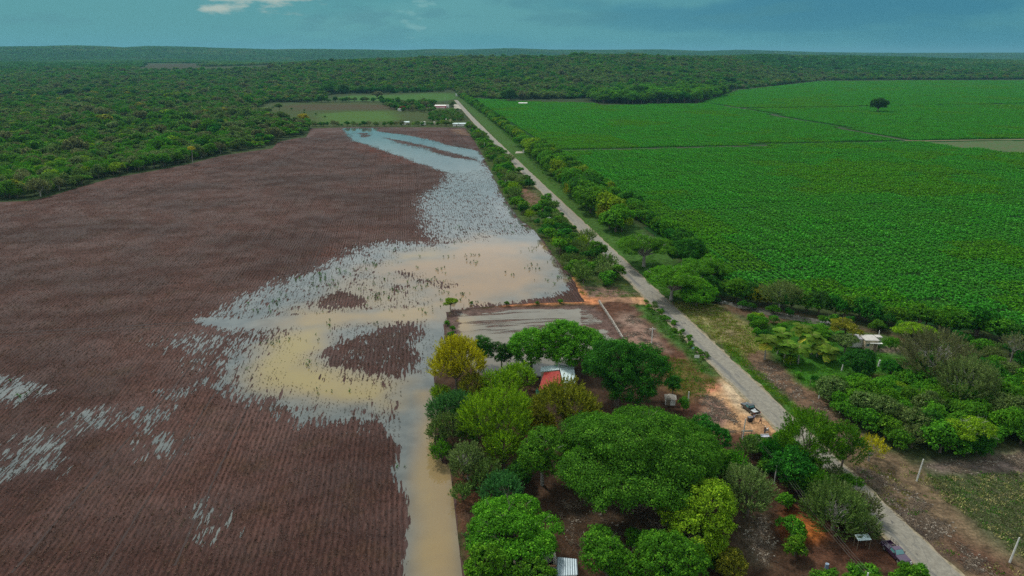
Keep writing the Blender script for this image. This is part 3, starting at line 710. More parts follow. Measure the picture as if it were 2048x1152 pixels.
# ------------------------------------------------------------------ crop field, road
def build_crop_ground():
    P, d, q = grid_in(CROP, 5.0, warp=2); keep = (d[q] > 0).any(1) & (P[q][:, :, 0] < 2600).all(1); P2, q2, _ = compact(P, q[keep], d)
    t = NT('crop_soil_row_shade'); p = t.pos(); n = t.noise(t.rows(1, .35), .7, 4, .6); nb = t.noise(p, .01, 4)
    c = t.mix(t.smooth(n, .38, .62), (.008, .034, .007), (.014, .060, .010)); c = t.mix(t.smooth(nb, .4, .6), c, t.mix(1.0, c, (1.4, 1.1, .9), 'MULTIPLY'))  # soil colour darkened to stand in for weak shadows between the crop rows
    m_ = t.done(t.bsdf(c, .95, .05, bump=n, bd=.6))
    tag(mobj('crop_field', npmesh('crop_field', np.column_stack([P2, np.full(len(P2), .04)]), 4, q2, [m_], smooth=True)), kind='structure')
    # soil tracks between the plots
    t = NT('track_soil'); n = t.noise(t.pos(), .5, 4); dark = t.done(t.bsdf(t.mix(n, (.020, .035, .012), (.045, .045, .022)), .9, .2))
    t = NT('pale_track_soil'); n = t.noise(t.pos(), .3, 4); palem = t.done(t.bsdf(t.mix(n, (.10, .11, .04), (.22, .14, .09)), .9, .2))
    lines = [([(1110, 302), (1300, 297), (1500, 292), (1700, 286), (1815, 283)], 5.5, dark), ([(1415, 208), (1480, 216), (1600, 241), (1700, 260), (1815, 281)], 6, dark),
             ([(1480, 217), (1600, 216), (1750, 213), (2048, 208), (2500, 203)], 8, dark), ([(1760, 165), (1900, 172), (1975, 176)], 9, dark), ([(1810, 281), (1850, 282), (1950, 280), (2048, 279), (2500, 276)], 4.5, palem)]
    for px, w, mt in lines:
        c = GP(px); rng = np.random.default_rng(int(px[0][0]))
        fine = []
        for a, b in zip(c[:-1], c[1:]):
            k = max(2, int(np.linalg.norm(b - a) / 6)); fine += [a + (b - a) * i / k for i in range(k)]
        fine.append(c[-1]); c = np.array(fine); tdir = np.gradient(c, axis=0); tdir = unit(tdir); nn = np.stack([-tdir[:, 1], tdir[:, 0]], 1)
        j = w / 2 * rng.uniform(.6, 1.35, (len(c), 1)); k2 = w / 2 * rng.uniform(.6, 1.35, (len(c), 1))
        V = np.concatenate([c + nn * j, c - nn * k2]); V = np.column_stack([V, np.full(len(V), .075 if mt is dark else .085)]); n_ = len(c); i = np.arange(n_ - 1)
        tag(mobj('farm_track', npmesh('farm_track', V, 4, np.stack([i + n_, i + n_ + 1, i + 1, i], 1), [mt])), kind='structure')
    fal = GP([(1850, 285), (1950, 283), (2048, 282), (2500, 279), (2500, 315), (2048, 306), (1980, 300), (1900, 293)])
    P, d, q = grid_in(fal, 4.0, warp=3); P2, q2, _ = compact(P, q[(d[q] > 0).any(1)], d)
    t = NT('fallow_soil'); n = t.noise(t.rows(1, .3), .5, 4); m_ = t.done(t.bsdf(t.mix(t.smooth(n, .35, .55), (.085, .070, .030), (.040, .090, .018)), .9, .2))
    tag(mobj('fallow_field', npmesh('fallow_field', np.column_stack([P2, np.full(len(P2), .07)]), 4, q2, [m_])), kind='structure')
build_crop_ground()
def interp_edge(E, ys):
    E = sorted(E, key=lambda p: p[1]); return np.interp(ys, [p[1] for p in E], [p[0] for p in E])
def build_road():
    # sample evenly in distance
    ys = [];
    for D in np.concatenate([np.arange(74, 330, 2.0), np.arange(330, 1290, 6.0)]):
        dyv = math.atan2(H, D) - TH; ys.append(576 + F * math.tan(dyv))
    ys = np.array([y for y in ys if y > 197]); xl = interp_edge(ROAD_L, ys); xr = interp_edge(ROAD_R, ys)
    Lp = np.array([G(a, b) for a, b in zip(xl, ys)]); Rp = np.array([G(a, b) for a, b in zip(xr, ys)])
    Lr, Rr = rot(Lp, -YAW), rot(Rp, -YAW)      # smooth both kerb lines in the road's frame
    for q_ in (Lr, Rr):
        wt = np.where(q_[:, 1] < 330, 1, .5); k = np.polyfit(q_[:, 1] / 1000, q_[:, 0], 5, w=wt); q_[:, 0] = np.polyval(k, q_[:, 1] / 1000)
    mid = (Lr[:, 0] + Rr[:, 0]) / 2; hw = np.interp(Lr[:, 1], [80, 180, 400, 1300], [2.9, 3.4, 3.0, 2.8])
    Lr[:, 0] = mid - hw; Rr[:, 0] = mid + hw; Lp, Rp = rot(Lr, YAW), rot(Rr, YAW)
    rng = np.random.default_rng(3)
    def strip(name, mat, ea, eb, z, jit, nc=6):
        n_ = len(ys); cols = []
        for k in range(nc + 1):
            s_ = -ea + (1 + ea + eb) * k / nc; q = Lp * (1 - s_) + Rp * s_
            if k in (0, nc): q = q + (Rp - Lp) * rng.normal(size=(n_, 1)) * jit
            cols.append(np.column_stack([q, np.full(n_, z)]))
        V = np.concatenate(cols); U = np.repeat(np.linspace(-ea, 1 + eb, nc + 1), n_)
        i = (np.arange(n_ - 1)[None, :] + np.arange(nc)[:, None] * n_).ravel()
        me = npmesh(name, V, 4, np.stack([i, i + n_, i + n_ + 1, i + 1], 1), [mat], {'u': ('POINT', 'FLOAT', U)})
        tag(mobj(name, me), kind='structure')
    t = NT('gravel_shoulder'); n = t.noise(t.pos(), 1.2, 5, .7); strip('shoulder', t.done(t.bsdf(t.mix(t.smooth(n, .35, .65), (.13, .11, .06), (.30, .25, .17)), .95, .2, bump=n, bd=.1)), .10, .07, .035, .035)
    t = NT('worn_asphalt'); u = t.attr('u').outputs['Fac']; p = t.pos()
    n = t.noise(p, .9, 6, .65); n2 = t.noise(t.rows(1, .12), .9, 4, .6); n3 = t.noise(t.rows(1, .15), .22, 3, .5); f = t.noise(p, 9, 2, .6)
    c = t.mix(t.smooth(n, .35, .65), (.225, .205, .160), (.300, .275, .215))
    lane = t.math('MULTIPLY', t.smooth(t.math('ABSOLUTE', t.math('SUBTRACT', u, .30)), .16, .02), t.smooth(n3, .45, .56))
    c = t.mix(t.math('MULTIPLY', lane, .75), c, (.125, .128, .125))
    c = t.mix(t.math('MULTIPLY', t.smooth(n2, .60, .66), .55), c, (.10, .10, .10))
    c = t.mix(t.math('MULTIPLY', t.smooth(t.noise(t.rows(1, .4), .5, 3), .68, .72), .8), c, (.065, .065, .065))
    c = t.mix(t.math('MULTIPLY', t.smooth(t.noise(t.rows(1.3, .25), .7, 4), .66, .70), .6), c, (.40, .38, .34))
    edge = t.math('ADD', t.smooth(t.math('ADD', u, t.math('MULTIPLY', t.math('SUBTRACT', n, .5), .25)), .10, .02), t.smooth(t.math('ADD', u, t.math('MULTIPLY', t.math('SUBTRACT', n, .5), .25)), .92, .99), clamp=True)
    c = t.mix(t.math('MULTIPLY', edge, .8), c, (.34, .28, .19))
    vo = t.n('ShaderNodeTexVoronoi', feature='DISTANCE_TO_EDGE'); t.L(t.rows(1, .5), vo.inputs['Vector']); vo.inputs['Scale'].default_value = .45
    c = t.mix(t.math('MULTIPLY', t.smooth(vo.outputs['Distance'], .03, .0), .35), c, (.08, .08, .075))
    c = t.mix(t.smooth(f, .3, .7), t.mix(1.0, c, (.85, .85, .85), 'MULTIPLY'), c)
    strip('road', t.done(t.bsdf(t.mix(1.0, c, (.80, .80, .82), 'MULTIPLY'), .8, .3, bump=f, bd=.01)), 0, 0, .07, .012, 10)
build_road()
def flat_sheet(name, px, z, mat):
    P, d, q = grid_in(GP(px), 1.5); P2, q2, _ = compact(P, q[(d[q] > 0).any(1)], d, snap=GP(px))
    tag(mobj(name, npmesh(name, np.column_stack([P2, np.full(len(P2), z)]), 4, q2, [mat])), kind='structure')
t = NT('gravel'); n_ = t.noise(t.pos(), .6, 5); GRAVEL = t.done(t.bsdf(t.mix(n_, (.22, .19, .15), (.42, .38, .32)), .95, .2))
flat_sheet('gravel_lot', [(907.5, 208), (919, 209.5), (929, 218), (908, 218)], .045, GRAVEL)
flat_sheet('driveway', [(1032, 303), (1046, 303), (1047, 306), (1030, 307)], .05, GRAVEL)

# ------------------------------------------------------------------ scatter ("stuff") with geometry nodes
def scatter(name, sources, pts, rz, scl, idx, label=None):
    me = bpy.data.meshes.new(name); n = len(pts); me.vertices.add(n); me.vertices.foreach_set('co', np.asarray(pts, np.float32).ravel())
    R3 = np.zeros((n, 3), np.float32); R3[:, 2] = rz
    a = me.attributes.new('rot3', 'FLOAT_VECTOR', 'POINT'); a.data.foreach_set('vector', R3.ravel())
    S3 = np.asarray(scl, np.float32); S3 = np.repeat(S3[:, None], 3, 1) if S3.ndim == 1 else S3
    a = me.attributes.new('scl3', 'FLOAT_VECTOR', 'POINT'); a.data.foreach_set('vector', S3.ravel())
    a = me.attributes.new('pick', 'INT', 'POINT'); a.data.foreach_set('value', np.asarray(idx, np.int32))
    o = mobj(name, me); ng = bpy.data.node_groups.new(name, 'GeometryNodeTree')
    ng.interface.new_socket('Geometry', in_out='INPUT', socket_type='NodeSocketGeometry'); ng.interface.new_socket('Geometry', in_out='OUTPUT', socket_type='NodeSocketGeometry')
    gi = ng.nodes.new('NodeGroupInput'); go = ng.nodes.new('NodeGroupOutput'); jn = ng.nodes.new('GeometryNodeJoinGeometry')
    def named(nm, ty):
        q = ng.nodes.new('GeometryNodeInputNamedAttribute'); q.data_type = ty; q.inputs[0].default_value = nm; return q.outputs[0]
    rt, sl, pk = named('rot3', 'FLOAT_VECTOR'), named('scl3', 'FLOAT_VECTOR'), named('pick', 'INT')
    for k, sm in enumerate(sources):
        so_ = bpy.data.objects.new(name + '_source', sm)
        oi = ng.nodes.new('GeometryNodeObjectInfo'); oi.inputs['Object'].default_value = so_; oi.inputs['As Instance'].default_value = True
        ip = ng.nodes.new('GeometryNodeInstanceOnPoints'); cp = ng.nodes.new('FunctionNodeCompare'); cp.data_type = 'INT'; cp.operation = 'EQUAL'
        ng.links.new(pk, cp.inputs[2]); cp.inputs[3].default_value = k
        ng.links.new(gi.outputs[0], ip.inputs['Points']); ng.links.new(cp.outputs[0], ip.inputs['Selection']); ng.links.new(oi.outputs['Geometry'], ip.inputs['Instance'])
        ng.links.new(rt, ip.inputs['Rotation']); ng.links.new(sl, ip.inputs['Scale']); ng.links.new(ip.outputs[0], jn.inputs[0])
    ng.links.new(jn.outputs[0], go.inputs[0]); md = o.modifiers.new('scatter', 'NODES'); md.node_group = ng
    tag(o, label, None, None, 'stuff'); return o

# ------------------------------------------------------------------ forests
RNG = np.random.default_rng(11)
def joined_tree(key, seed, R, Hc, Th, kind, leafcol, leaf, dens, lobes=5, twigs=0, bark=None):
    """one mesh: crown + short trunk in a leafless variant, for far trees"""
    rng = np.random.default_rng(seed); (V, T), LC = crown(rng, R, Hc, Th + Hc / 2, kind, leaf, dens, lobes)
    return leafmesh(key, [(V, T)], LEAF[leafcol])
FKINDS = [  # colour, kind, share
 ('green', 'dome'), ('green', 'feather'), ('green', 'dome'), ('dark', 'dome'), ('grey', 'dome'), ('grey', 'feather'), ('bright', 'umbrella'), ('lime', 'dome'), ('sage', 'dome'), ('dry', 'feather'), ('olive', 'dome')]
FW = np.array([.17, .12, .11, .08, .16, .11, .06, .035, .09, .055, .01]); FW = FW / FW.sum()
FLAB = {'green': 'mid green leafy forest tree in the dense wood left of the ploughed field', 'dark': 'dark green forest tree in the dense wood left of the ploughed field', 'grey': 'greyish green forest tree in the dense wood left of the ploughed field',
        'bright': 'flat-topped bright green forest tree in the dense wood left of the ploughed field', 'lime': 'lime green forest tree in the dense wood left of the ploughed field', 'sage': 'pale sage forest tree in the dense wood left of the ploughed field',
        'dry': 'half-bare greyish tree among the leafy ones left of the ploughed field', 'olive': 'olive yellow forest tree in the dense wood left of the ploughed field'}
PASTURE = GP([(500, 224), (538, 206), (640, 203), (660, 190), (905, 186), (915, 190), (940, 240), (932, 256), (700, 256), (622, 256)])
CLEAR = [GP(p) for p in ([(-80, 193), (120, 190), (250, 187), (240, 192), (100, 199), (-80, 203)], [(285, 142), (440, 141), (400, 156), (280, 157)], [(1442, 184), (1500, 176), (1560, 170), (1570, 176), (1480, 186)])]
CL2 = [(283, 139), (415, 133.5), (545, 130), (548, 137), (440, 143.5), (290, 142)]
def forest_ok(P, z):
    ok = ~inside(P, PASTURE)
    for c in CLEAR: ok &= ~inside(P, c)
    X, Y = PXY(P[:, 0], P[:, 1], z); ok &= ~inside(np.stack([X, Y], 1), np.array(CL2, float))
    return ok
def jgrid(x0, x1, y0, y1, s):
    X, Y = np.meshgrid(np.arange(x0, x1, s), np.arange(y0, y1, s)); P = np.stack([X.ravel(), Y.ravel()], 1)
    return P + RNG.uniform(-.42, .42, P.shape) * s
FN = GP([(-1200, 520), (-300, 438), (-60, 405), (0, 400.5), (60, 398.5), (100, 389), (160, 370), (230, 351), (290, 341.5), (370, 326), (440, 308.5), (500, 299), (540, 293), (551, 281), (585, 273.5), (606, 271), (617, 254.5), (690, 252.5), (500, 224), (540, 205), (640, 203), (650, 190), (905, 186), (905, 150), (-1200, 150)])
def build_forest():
    P = jgrid(-1500, 150, 200, 2000, 6.6); P = P[inside(P, FN)]
    X, Y = PXY(P[:, 0], P[:, 1], 0 * P[:, 0]); P = P[(X > -90) & (X < 1150)]
    z = hz(P[:, 0], P[:, 1]); P = P[forest_ok(P, z)]
    # species patches: a noise field favours one group
    v = vnoise(P, 45, 41); k = RNG.choice(len(FKINDS), len(P), p=FW)
    sw = (v > .35) & (RNG.random(len(P)) < .6); k[sw] = RNG.choice([4, 5, 8, 9], sw.sum()); sw = (v < -.3) & (RNG.random(len(P)) < .5); k[sw] = RNG.choice([0, 1, 6, 7], sw.sum())
    d = np.hypot(P[:, 0], P[:, 1]); X, Y = PXY(P[:, 0], P[:, 1], 5.0)
    vis = (X > -5) & (Y > 0); order = np.argsort(np.where(vis, d, 1e9)); near = order[:290]; rest = order[290:]
    hi = {}
    for i, (c, kd) in enumerate(FKINDS):
        for vv in range(2):
            hi[(i, vv)] = tree_meshes('forest_tree_%s' % c, 100 + i * 3 + vv, 4.3, 6.4 if kd != 'umbrella' else 4.4, 1.0, kd, c, .5, .8, 9, 1 if c in ('dry', 'sage', 'grey') else 0, PALEBARK if c in ('dry', 'sage') else BARK)
    for j in near:
        c, kd = FKINDS[k[j]]; s = RNG.uniform(.75, 1.4)
        put_tree('forest_tree', hi[(k[j], int(RNG.integers(2)))], (P[j, 0], P[j, 1], 0), FLAB[c], 'tree', c + ' forest trees at the field edge', RNG.uniform(0, 6.28), s)
    lo = [joined_tree('wood_%s' % c, 200 + i, 4.6, 5.6 if kd != 'umbrella' else 3.2, 2.0, kd, c, 1.0, .55, 4) for i, (c, kd) in enumerate(FKINDS)]
    r = P[rest]; scatter('woodland', lo, np.column_stack([r, hz(r[:, 0], r[:, 1]) - .5]), RNG.uniform(0, 6.28, len(r)), RNG.uniform(.6, 1.25, len(r)) * (1 + .25 * vnoise(r, 28, 46)) * np.where(RNG.random(len(r)) < .07, 1.5, 1), k[rest], 'dense mixed green woodland stretching left beyond the ploughed field')
    print('near forest', len(near), len(rest))
    # middle distance: single low trees, then patches of crowns over the hills
    P = jgrid(-2300, 2600, 900, 2500, 7.6); X = 1024 + 1444 * P[:, 0] / P[:, 1]; P = P[(X > -60) & (X < 2120)]
    z = hz(P[:, 0], P[:, 1]); XX, YY = PXY(P[:, 0], P[:, 1], z)
    back = GP([(905, 187), (990, 200), (1160, 197.5), (1450, 190), (1480, 180), (1560, 170), (1640, 161.5), (2048, 160), (2400, 160), (2400, 110), (905, 110)])
    allowed = (inside(P, back) | ((XX < 905) & (P[:, 1] > 1990)) | ((P[:, 1] > 1300) & (XX < 960))) & ~(inside(P, FN) & (P[:, 1] < 2000)) & forest_ok(P, z) & ~inside(P, CROP)
    P = P[allowed]; z = z[allowed]; k = RNG.choice(len(FKINDS), len(P), p=FW); v = vnoise(P, 120, 42) + vnoise(P, 40, 43) * .6
    sw = (v > .1) & (RNG.random(len(P)) < .7); k[sw] = RNG.choice([4, 5, 8, 4], sw.sum())
    sw = (v < -.1) & (RNG.random(len(P)) < .5); k[sw] = RNG.choice([0, 1, 3], sw.sum())
    lo2 = [joined_tree('hill_wood_%s' % c, 300 + i, 4.8, 6 if kd != 'umbrella' else 3.5, 1.0, kd, c, 1.8, .5, 4) for i, (c, kd) in enumerate(FKINDS)]
    scatter('hillside_woodland', lo2, np.column_stack([P, z - .5]), RNG.uniform(0, 6.28, len(P)), RNG.uniform(.6, 1.25, len(P)) * (1 + .3 * vnoise(P, 60, 47)) * np.where(RNG.random(len(P)) < .06, 1.6, 1), k, 'dark green woodland covering the low hill behind the crop fields')
    print('mid forest', len(P))
    # far: patches of about a dozen simple crowns
    def patch(seed, cols):
        rng = np.random.default_rng(seed); parts = []
        for i in range(22):
            x, y = rng.uniform(-21, 21, 2); R = rng.uniform(3.6, 6.5); n = 26; d = sphdirs(rng, n, -.1)
            pos = d * np.array([R, R, R * .8]) * rng.uniform(.8, 1.05, n)[:, None] + np.array([x, y, rng.uniform(2, 5)])
            parts.append((quads(rng, pos, d + rng.normal(size=(n, 3)) * .35, R * .75, .9), np.clip(rng.uniform(0, .5) + rng.uniform(0, .5, n), 0, 1)))
        return leafmesh('far_patch', parts, LEAF[cols])
    P = jgrid(-6500, 7500, 2400, 9500, 32); X = 1024 + 1444 * P[:, 0] / P[:, 1]; P = P[(X > -60) & (X < 2110)]
    P = P[RNG.random(len(P)) < np.clip(1.25 - (P[:, 1] - 5000) / 9000, .5, 1)]
    z = hz(P[:, 0], P[:, 1]); ok = forest_ok(P, z) & ~((P[:, 1] < 2520) & (RNG.random(len(P)) < .5)); P = P[ok]; z = z[ok]
    sc_l = np.clip(P[:, 1] / 3200, .9, 1.6)
    v = vnoise(P, 300, 44) + vnoise(P, 90, 45) * .7; k = np.where(v > .25, RNG.choice([2, 3], len(P)), RNG.choice([0, 0, 1, 2], len(P)))
    scatter('far_woodland', [patch(1, 'dark'), patch(2, 'deep'), patch(3, 'blue'), patch(4, 'grey')], np.column_stack([P, z]), RNG.uniform(0, 6.28, len(P)), np.stack([sc_l, sc_l, np.ones(len(P))], 1), k, 'far hills covered in hazy dark green woodland')
    print('far patches', len(P))
build_forest()

# ------------------------------------------------------------------ crop rows
def build_crops():
    def tile(seed, n_rows, L_, sp, leaf, hgt, per, mat, width):
        rng = np.random.default_rng(seed); parts = []
        for i in range(n_rows):
            m_ = int(L_ / .75); y = (np.arange(m_) + rng.uniform(-.35, .35, m_)) * .75 - L_ / 2; x = (i + .5) * sp - n_rows * sp / 2 + rng.normal(size=m_) * .07
            h = hgt * rng.uniform(.55, 1.25, m_); keep = rng.random(m_) < .95; x, y, h = x[keep], y[keep], h[keep]; m2 = len(x)
            M = m2 * per; a = rng.uniform(0, 2 * pi, M); r = rng.uniform(.03, width * .8, M)
            pos = np.stack([np.repeat(x, per) + np.cos(a) * r, np.repeat(y, per) + np.sin(a) * r, np.repeat(h, per) * rng.uniform(.35, 1, M)], 1)
            out = np.stack([np.cos(a), np.sin(a), rng.uniform(-.1, 1.0, M)], 1); nr = np.stack([-np.cos(a) * .6, -np.sin(a) * .6, np.ones(M)], 1) + rng.normal(size=(M, 3)) * .3
            parts.append((quads(rng, pos, nr, leaf, .42, tan=unit(out)), np.clip(np.repeat(rng.uniform(.15, .35, m2), per) + rng.uniform(0, .5, M), 0, 1)))
        return leafmesh('crop_tile', parts, LEAF[mat])
    TS = 13.2
    src = [tile(s, 6, TS, 2.2, 1.15, 1.7, 8, c, .34) for s, c in ((1, 'crop'), (2, 'crop'), (3, 'crop2'))]
    R_ = rot(CROP, -YAW); xs = np.arange(R_[:, 0].min(), 2200, TS); ys = np.arange(R_[:, 1].min(), 2000, TS); X, Y = np.meshgrid(xs, ys)
    Pr = np.stack([X.ravel(), Y.ravel()], 1); P = rot(Pr, YAW); d = sdf(P, CROP); PX_, PY_ = PXY(P[:, 0], P[:, 1], 0 * P[:, 0])
    ok = (d > .5) & (P[:, 1] > 100) & (PX_ < 2150)
    for trk in ([(1110, 302), (1300, 297), (1500, 292), (1700, 286), (1815, 283)], [(1415, 208), (1480, 216), (1600, 241), (1700, 260), (1815, 281)], [(1480, 217), (1600, 216), (1750, 213), (2048, 208), (2500, 203)]):
        ok &= edge_dist(P, GP(trk), False) > 7.0
    ok &= ~inside(P, GP([(1815, 282), (2048, 277), (2500, 272), (2500, 320), (2048, 309), (1980, 303), (1900, 296)]))
    ok &= ~inside(P, GP([(1160, 198), (1200, 212), (1400, 208), (1448, 190)]))
    P = P[ok]; v = vnoise(P, 70, 51) + vnoise(P, 25, 52) * .5; near = P[:, 1] < 330
    k = np.where((v > .15) & near, 2, RNG.integers(0, 2, len(P))); k = np.where((v > .45) & ~near, 2, k)
    s = np.column_stack([np.ones((len(P), 2)), RNG.uniform(.8, 1.15, len(P)) * (1 + .18 * vnoise(P, 30, 53))])
    scatter('crop_plants', src, np.column_stack([P, np.full(len(P), .05)]), YAW + pi * RNG.integers(0, 2, len(P)), s, k, 'leafy green crop in close rows filling the big field')
    print('crop tiles', len(P))
    # weedy clods on the ploughed soil
    def clods(seed, dens, mats):
        rng = np.random.default_rng(seed); parts = []; n = int(100 * dens)
        row = rng.integers(0, 10, n); x = row + .5 - 5 + rng.normal(size=n) * .12; y = rng.uniform(-5, 5, n); per = 4; M = n * per
        pos = np.stack([np.repeat(x, per), np.repeat(y, per), np.zeros(M)], 1) + np.stack([rng.normal(size=M) * .07, rng.normal(size=M) * .12, rng.uniform(.03, .20, M)], 1)
        parts.append((quads(rng, pos, np.array([0, 0, .4]) + rng.normal(size=(M, 3)) * .8, .17, .6), rng.uniform(0, .8, M))); return leafmesh('clod_tile', parts, mats)
    global_clod = leafmat('clod_soil', (.075, .045, .032), (.12, .085, .05), trans=.02)
    LEAF['clod'] = global_clod; LEAF['weed'] = leafmat('leaf_weed', (.045, .075, .018)); LEAF['deadstalk'] = leafmat('leaf_dead_stalk', (.050, .045, .025), (.08, .08, .035), trans=.05)
    src = [clods(1, 2.0, 'clod'), clods(2, 2.0, 'clod'), clods(3, .8, 'deadstalk'), clods(4, .5, 'weed')]
    R_ = rot(FIELD, -YAW); xs = np.arange(-520, R_[:, 0].max(), 10); ys = np.arange(R_[:, 1].min(), 760, 10); X, Y = np.meshgrid(xs, ys)
    P = rot(np.stack([X.ravel(), Y.ravel()], 1), YAW); PX_, PY_ = PXY(P[:, 0], P[:, 1], 0 * P[:, 0])
    ok = (sdf(P, FIELD) > 5.5) & (P[:, 1] > 80) & (PX_ > -120); P = P[ok]; w = wetness(P); u = RNG.random(len(P))
    k = np.where(w < .3, RNG.integers(0, 2, len(P)), np.where(w < .78, 2, 3)); ok = (w < .9) & ~((w > .78) & (u < .5)); P, k, w = P[ok], k[ok], w[ok]
    scatter('field_stubble', src, np.column_stack([P, np.full(len(P), .03)]), YAW + pi * RNG.integers(0, 2, len(P)), RNG.uniform(.85, 1.3, len(P)), k, 'rows of dark clods and stubble on the wet ploughed field')
    # lone weeds standing out of the lake
    P = rot(np.stack([RNG.uniform(-170, 60, 9000), RNG.uniform(80, 330, 9000)], 1), 0); w = wetness(P); v = vnoise(P, 8, 61) + vnoise(P, 3, 62) * .6
    ok = inside(P, FIELD) & (w > .55) & (v > .55) & (edge_dist(P, GP([(885, 640), (860, 770), (890, 950), (920, 1200)]), False) > 7); P = P[ok]
    def weed(seed, mt):
        rng = np.random.default_rng(seed); M = 12; pos = np.stack([rng.normal(size=M) * .14, rng.normal(size=M) * .14, rng.uniform(.05, .65, M)], 1)
        return leafmesh('weed', [(quads(rng, pos, rng.normal(size=(M, 3)), .36, .45), rng.uniform(0, .7, M))], mt)
    scatter('flood_weeds', [weed(1, 'weed'), weed(2, 'weed'), weed(3, 'green')], np.column_stack([P, np.full(len(P), .07)]), RNG.uniform(0, 6, len(P)), RNG.uniform(.6, 1.5, len(P)), RNG.integers(0, 3, len(P)), 'scattered weeds poking out of the shallow flood water')
build_crops()


# ------------------------------------------------------------------ hedges, shrubs and single trees
def variants(key, n, R, Hc, Th, kind, col, leaf, dens, lobes=7, twigs=0, bark=None):
    return [tree_meshes('%s' % key, hash(key) % 9973 * 0 + sum(map(ord, key)) + 17 * i, R, Hc, Th, kind, col, leaf, dens, lobes, twigs, bark) for i in range(n)]
def along(px, spacing, jit, seed):
    """points along a pixel path, evenly spaced in metres"""
    g = GP(px); rng = np.random.default_rng(seed); out = []; carry = 0
    for a, b in zip(g[:-1], g[1:]):
        L_ = np.linalg.norm(b - a); t_ = carry
        while t_ < L_:
            out.append(a + (b - a) * t_ / L_ + rng.normal(size=2) * jit); t_ += spacing * rng.uniform(.75, 1.3)
        carry = t_ - L_
    return np.array(out)
BUSH = {c: variants('shrub_' + c, 2, 2.0, 2.6, .35, kd, c, .30, 1.0, 6) for c, kd in (('green', 'dome'), ('bright', 'dome'), ('grey', 'feather'), ('dark', 'dome'), ('lime', 'feather'), ('olive', 'feather'), ('sage', 'feather'), ('dry', 'feather'), ('yellow', 'feather'), ('blue', 'feather'), ('deep', 'dome'))}
MTREE = {c: variants('medium_' + c, 2, 3.8, 5.2, .5, kd, c, .38, .9, 9, 1 if c in ('sage', 'dry', 'grey') else 0) for c, kd in (('green', 'dome'), ('bright', 'dome'), ('dark', 'dome'), ('grey', 'dome'), ('lime', 'dome'), ('sage', 'feather'), ('olive', 'feather'), ('deep', 'dome'), ('dry', 'feather'))}
def bush(p, col, label, s, name='shrub', cat='shrub', group=None, lib=BUSH):
    v = lib[col][int(RNG.integers(2))]
    e = empty(name, (p[0], p[1], 0), RNG.uniform(0, 6.28), s); e.scale = (s * RNG.uniform(.85, 1.15), s * RNG.uniform(.85, 1.15), s * RNG.uniform(.85, 1.2))
    tag(e, label, cat, group); mobj('crown', v[0], e); mobj('stem' if lib is BUSH else 'trunk', v[1], e); return e
CN = {'green': 'mid green', 'bright': 'bright green', 'grey': 'greyish green', 'dark': 'dark green', 'lime': 'lime green', 'olive': 'olive', 'sage': 'pale sage', 'dry': 'dry greyish', 'yellow': 'yellowish', 'blue': 'bluish green', 'deep': 'very dark green'}
def pick(cols, w, rng): return cols[int(rng.choice(len(cols), p=np.array(w) / sum(w)))]
def in_poly_pts(px, spacing, seed, jit=.42):
    g = GP(px); a, b = g.min(0), g.max(0); rng = np.random.default_rng(seed); X, Y = np.meshgrid(np.arange(a[0], b[0], spacing), np.arange(a[1], b[1], spacing))
    P = np.stack([X.ravel(), Y.ravel()], 1); P += rng.uniform(-jit, jit, P.shape) * spacing; return P[inside(P, g)]
